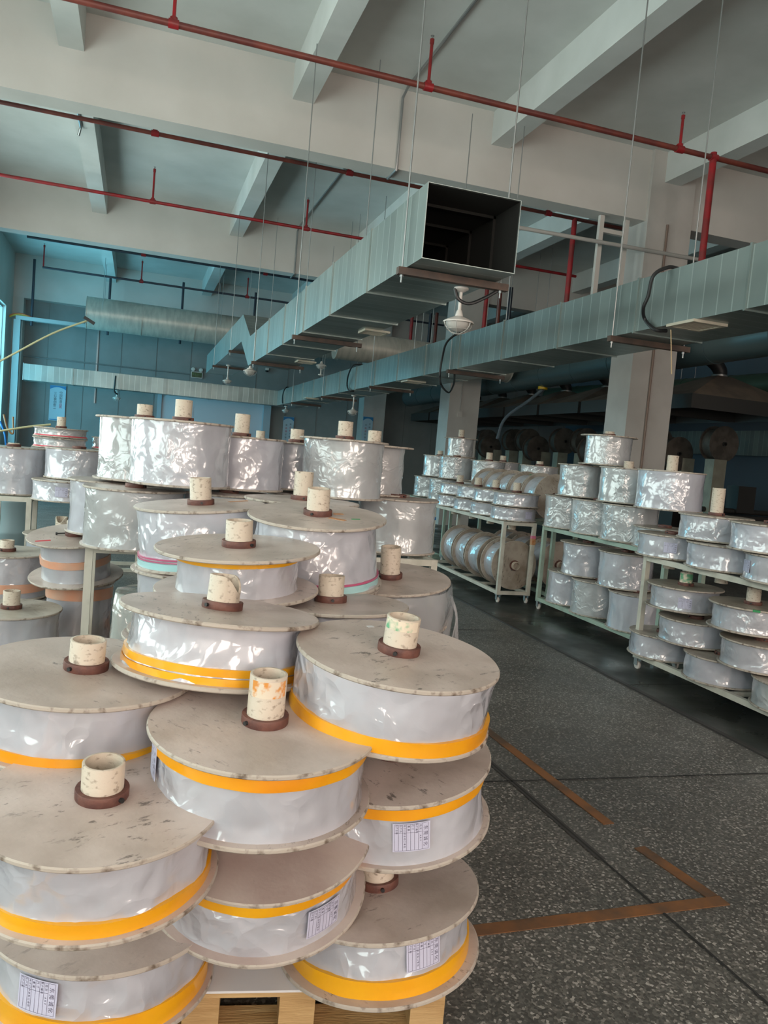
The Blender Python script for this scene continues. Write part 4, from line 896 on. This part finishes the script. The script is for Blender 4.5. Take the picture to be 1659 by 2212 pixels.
for m_, dz, l in ((M_HOSER, .02, 'orange hose arched on the left end of the cable tray'), (M_HOSEY, 0., 'yellow hose arched on the left end of the cable tray')):
    cable([on_y(20, 684 - dz * 100, 23.25), on_y(32, 680 - dz * 100, 23.25), on_y(50, 681 - dz * 100, 23.25), on_y(75, 689, 23.25), on_y(95, 694, 23.25)], l, .025, m_, 'hose', name='hose')
# bamboo pole with a dark brush head
o = empty('long_brush', on_y(0, 780, 16.)); tag(o, 'long bamboo pole with a black brush head held up at the left', 'brush')
e = on_y(190, 692, 16.) - o.location; s_ = on_y(-60, 806, 16.) - o.location
obj('pole', MB().tube(smooth_path([s_, Vector((0, 0, 0)), on_y(110, 722, 16.) - o.location, e], 6), .018, 8), M_BAMBOO, o, True)
obj('brush_head', MB().beam(e + Vector((-.07, 0, .05)), e + Vector((.12, 0, -.05)), .05, .06), M_BLACK, o)
cable([on_y(-40, 934, 13.), on_y(0, 931, 13.), on_y(60, 922, 13.), on_y(110, 917, 13.)], 'bamboo rod lying level above the left rolls', .016, M_BAMBOO, 'pole', name='bamboo_rod')

# ---------------------------------------------------------------- back wall fittings
def poster(px, py0, py1, y, w, cols, lab, grp='blue slogan posters'):
    a = on_y(px, py0, y); c = on_y(px, py1, y); h = a.z - c.z; X = (a.x + c.x) / 2
    r = empty('slogan_poster', (X, y, c.z)); tag(r, lab, 'poster', grp)
    obj('backing', MB().box((-w / 2, -.02, 0), (w / 2, 0, h)), M_POSTER, r)
    b = MB(); n = 12
    for i in range(n):
        x0 = -w / 2 + w * i / n; x1 = x0 + w / n; f = lambda x: h * (.885 + .07 * (1 - (x / (w / 2)) ** 2))
        k = len(b.v); b.v += [Vector((x0, -.022, f(x0))), Vector((x1, -.022, f(x1))), Vector((x1, -.022, h * .995)), Vector((x0, -.022, h * .995))]; b.f.append((k, k + 1, k + 2, k + 3))
    b.box((-w * .45, -.023, h * .015), (w * .45, -.021, h * .04))
    obj('blue_border', b, M_POSTB, r)
    for cxx, top, s in cols:
        for i, (ch, m) in enumerate(s):
            me = text_mesh(ch, w * .2, m); o = link('slogan_character', me, r, (cxx * w, -.024, h * (top - i * .082))); o.rotation_euler = (PI / 2, 0, 0)
K, Rr = M_POSTK, M_POSTR
poster(124, 833, 909, 24.32, .43, [(.2, .80, [('中', K), ('国', K), ('制', K), ('造', K), ('品', Rr), ('质', Rr)]), (-.15, .77, [('三', K), ('分', K), ('靠', K), ('创', K), ('新', K), ('二', K)])], 'blue bordered slogan poster at the left of the back wall')
poster(621, 900, 982, 24.32, .34, [(.2, .80, [('有', K), ('品', Rr), ('质', Rr), ('才', K), ('有', K), ('市', K), ('场', K)]), (-.18, .77, [('有', K), ('改', Rr), ('善', Rr), ('才', K), ('有', K), ('进', K), ('步', K)])], 'blue bordered slogan poster on the back wall in the middle')
poster(792, 900, 982, 23.585, .33, [(.2, .80, [('不', K), ('接', K), ('收', K), ('不', Rr), ('良', Rr), ('品', K)]), (-.18, .77, [('不', K), ('制', Rr), ('造', Rr), ('不', K), ('良', K), ('品', K)])], 'blue bordered slogan poster fixed to the far column')
# pale door leaf with frame in the back wall
a = on_y(350, 850, YB - .03); c = on_y(568, 878, YB - .03)
dr = empty('door_1', (a.x, YB - .03, 0)); dr['kind'] = 'structure'; W = c.x - a.x
obj('door_leaf', MB().box((0, -.02, 0), (W, .028, 2.9)), M_DOORB, dr)
obj('door_frame', MB().box((-.12, -.08, 0), (0, .028, 3.02)).box((W, -.25, 0), (W + .22, .028, 3.02)).box((-.12, -.08, 2.9), (W + .12, .028, 3.02)), mat('door_trim', (.32, .42, .48), rough=.5), dr)
obj('hatch', MB().box((.35, -.03, 1.9), (.95, -.021, 2.5)), M_DOORB, dr)
b = MB().box((-.02, 0, 0), (.02, .03, 2.8)); o = obj('wall_conduit', b, M_STEEL, None); p = on_y(208, 800, YB - .03); o.location = (p.x, YB - .035, 2.3); tag(o, 'vertical conduit down the back wall left of the doorway', 'conduit')
a = on_y(80, 772, YB - .05); c = on_y(415, 812, YB - .05)
o = obj('wall_conduit', MB().tube([(a.x - 1.2, YB - .03, a.z), (c.x, YB - .03, a.z)], .016, 8), M_STEEL, None); tag(o, 'level conduit along the back wall ending at the exit sign', 'conduit')
p = on_y(425, 810, YB - .05); r = empty('exit_sign', (p.x, YB, p.z)); tag(r, 'dark green exit sign box with twin emergency lamps on the back wall', 'sign')
obj('sign_case', MB().box((-.17, -.08, -.09), (.17, -.002, .09)), M_WHITE, r); f_ = obj('sign_face', MB().box((-.15, -.084, -.072), (.15, -.08, .072)), M_SIGNG, r)
t_ = link('sign_text', text_mesh('安全出口', .07, M_SIGNT), f_, (0, -.0855, .012)); t_.rotation_euler = (PI / 2, 0, 0); t_ = link('sign_text', text_mesh('EXIT', .045, M_SIGNT), f_, (0, -.0855, -.045)); t_.rotation_euler = (PI / 2, 0, 0)
for x in (-.11, .12): obj('emergency_lamp', MB().lathe([(.001, .0), (.05, 0), (.065, .03), (.05, .06), (.001, .065)], 20, Matrix.Translation((x, -.02, .16)) @ Matrix.Rotation(PI / 2, 4, 'X')), M_WHITE, r, True)
p = on_y(577, 800, YB - .1); r = empty('security_camera', (p.x, YB, p.z)); tag(r, 'small dome camera on the back wall right of the duct bend', 'camera')
obj('camera_base', MB().box((-.05, -.12, 0), (.05, -.002, .09)), M_WHITE, r); obj('dome', MB().lathe([(.001, -.06), (.03, -.055), (.05, -.03), (.055, 0), (.001, 0)], 20, Matrix.Translation((0, -.07, 0))), M_BLACK, r, True)
# column fittings
p = on_y(993, 895, 16.6); r = empty('switch_box', (p.x, 16.62, p.z)); tag(r, 'grey switch box with its conduit on the second column', 'switch box')
obj('box', MB().box((-.05, -.05, -.06), (.05, -.001, .06)), M_WHITE, r); obj('conduit', MB().tube([(0, -.02, .06), (0, -.02, 1.3)], .012, 8), M_GREYPIPE, r)
p = on_y(1400, 850, 9.8); o = obj('column_pipe', MB().tube([(0, 0, 0), (0, 0, 5.2)], .018, 8), mat('brown_pipe', (.22, .15, .12), rough=.5), None, True, (p.x, 9.775, 0)); tag(o, 'thin brown pipe clipped up the near column', 'pipe')
r = empty('pipe_support', (6.15, 9.95, 0)); tag(r, 'white painted steel frame hanging left of the near column', 'frame')
for x in (0, .42): obj('post', MB().box((x, 0, 3.4), (x + .07, .06, 5.215)), M_WHITE, r)
obj('head_rail', MB().box((.07, 0, 4.98), (.42, .06, 5.04)), M_WHITE, r)
o = obj('pull_cord', MB().tube(smooth_path([on_z(1449, 712, 2.6), on_z(1449, 712, 2.6) + Vector((.02, 0, -.12)), on_z(1449, 712, 2.6) + Vector((.05, 0, -.32))], 5), .004, 6), mat('cord', (.4, .28, .15)), None); tag(o, 'thin tan cord dangling from the near vent of the long duct', 'cord')

# ---------------------------------------------------------------- machines at the right
def reel(x, y, z, lab, R=.29):
    r = empty('machine_reel', (x, y, z)); tag(r, lab, 'reel', 'dark reels above the machines'); M = Matrix.Rotation(PI / 2, 4, 'X')
    for k in (0, .26): obj('reel_flange', MB().lathe([(.04, 0), (R, 0), (R, .015), (.04, .015)], 48, Matrix.Translation((0, k, 0)) @ M, closed=True), M_REEL, r, True)
    obj('reel_film', MB().lathe([(.04, 0), (R * .86, 0), (R * .86, .24), (.04, .24)], 40, Matrix.Translation((0, .25, 0)) @ M, closed=True), M_REEL, r, True)
    obj('reel_core', MB().lathe([(.03, -.03), (.042, -.03), (.042, .3), (.03, .3)], 20, Matrix.Translation((0, .25, 0)) @ M, closed=True), M_MACHD, r, True)
for k in range(13):
    y = 11.6 + k * .92; x = 10.35 + .05 * (k % 2)
    r = empty('bag_machine', (x, y, 0)); tag(r, '%s dark bag machine in the row under the hoods, counting from the right edge' % (['first', 'second', 'third', 'fourth', 'fifth', 'sixth', 'seventh', 'eighth', 'ninth', 'tenth', 'eleventh', 'twelfth', 'thirteenth'][k]), 'machine', 'bag machines in the dark row')
    obj('pillar', MB().box((-.30, -.02, .95), (-.02, .22, 1.95)), M_MACH, r)
    obj('bed', MB().box((-.42, -.05, .0), (1.3, .5, .95)), M_MACHD, r)
    obj('roller', MB().tube([(-.38, .1, 1.02), (1.2, .1, 1.02)], .05, 14), M_MACHD, r, True)
    obj('control_box', MB().box((.35, .0, 1.0), (.75, .3, 1.5)), M_MACHD, r)
    reel(x - .12 - (.28 if k % 3 == 1 else 0), y, 2.24 - (.22 if k % 3 == 1 else 0), '%s reel in the row above the machines, counting from the right edge' % (['first', 'second', 'third', 'fourth', 'fifth', 'sixth', 'seventh', 'eighth', 'ninth', 'tenth', 'eleventh', 'twelfth', 'thirteenth'][k]), .33)
def hood(x, y, k):
    r = empty('fume_hood', (x, y, 2.85)); tag(r, '%s brown fume hood from the right edge with a black flexible duct' % ord_[k], 'hood', 'fume hoods in a row')
    b = MB(); v = [(-1.1, -.75, 0), (1.1, -.75, 0), (1.1, .75, 0), (-1.1, .75, 0), (-.13, -.13, .42), (.13, -.13, .42), (.13, .13, .42), (-.13, .13, .42)]
    b.v = [Vector(p) for p in v]; b.f = [(0, 1, 5, 4), (1, 2, 6, 5), (2, 3, 7, 6), (3, 0, 4, 7), (4, 5, 6, 7)]; n = 4
    obj('hood_skirt', MB().box((-1.1, -.75, -.22), (1.1, -.74, 0)).box((-1.1, .74, -.22), (1.1, .75, 0)).box((-1.1, -.74, -.22), (-1.09, .74, 0)).box((1.09, -.74, -.22), (1.1, .74, 0)), M_MACHD, r)
    obj('hood_cone', b, M_HOOD, r)
    h = obj('flexible_duct', MB().tube(smooth_path([(0, 0, .42), (0, 0, .52), (-.15, .02, .66), (-.05 - (x - 8.6), .05, .85), (8.0 - x + .3, .05, .98)], 6), .11, 16), M_BLACK, r, True)
    obj('duct_clamp', MB().tube([(0, 0, .40), (0, 0, .45)], .125, 20), M_STEEL, h, True)
for k, y in enumerate((10.6, 12.2, 13.8, 15.4, 17.0, 18.6, 20.2, 21.8)): hood(9.1, y, k)
b = MB().box((7.6, 22.9, 2.0), (XR, 23.0, 2.6)); 
o = obj('lit_strip_wall', MB().box((XR - .45, 8.0, 2.25), (XR - .35, 23.5, 2.85)), M_DUCTY, None); tag(o, 'bluish strip for the lit band of wall, level behind the machines', 'duct')  # paler strip added for the light on the wall behind the machines
p = on_x(1173, 833, 8.0); r = empty('clear_hose', p); tag(r, 'clear sagging hose with a yellow cap under the dark round duct', 'hose')
obj('yellow_cap', MB().tube([(0, 0, -.08), (0, 0, .06)], .1, 20), M_YCAP, r, True)
obj('hose', MB().tube(smooth_path([(0, 0, -.08), (-.12, .3, -.3), (-.35, .9, -.7), (-.4, 1.1, -1.15)], 6), .035, 10), M_CLEARH, r, True)
# left window side: cables by the far pillar
for i, (pts, m_, l) in enumerate((([(8, 895), (16, 925), (28, 936), (28, 900)], M_HOSER, 'red brown hose loop hanging by the far left pillar'), ([(0, 910), (8, 930), (12, 950), (14, 990)], M_BLUEPL, 'blue hose hanging down the far left pillar'))):
    cable([on_y(*q, 20.) for q in pts], l, .022, m_, 'hose', name='hose')
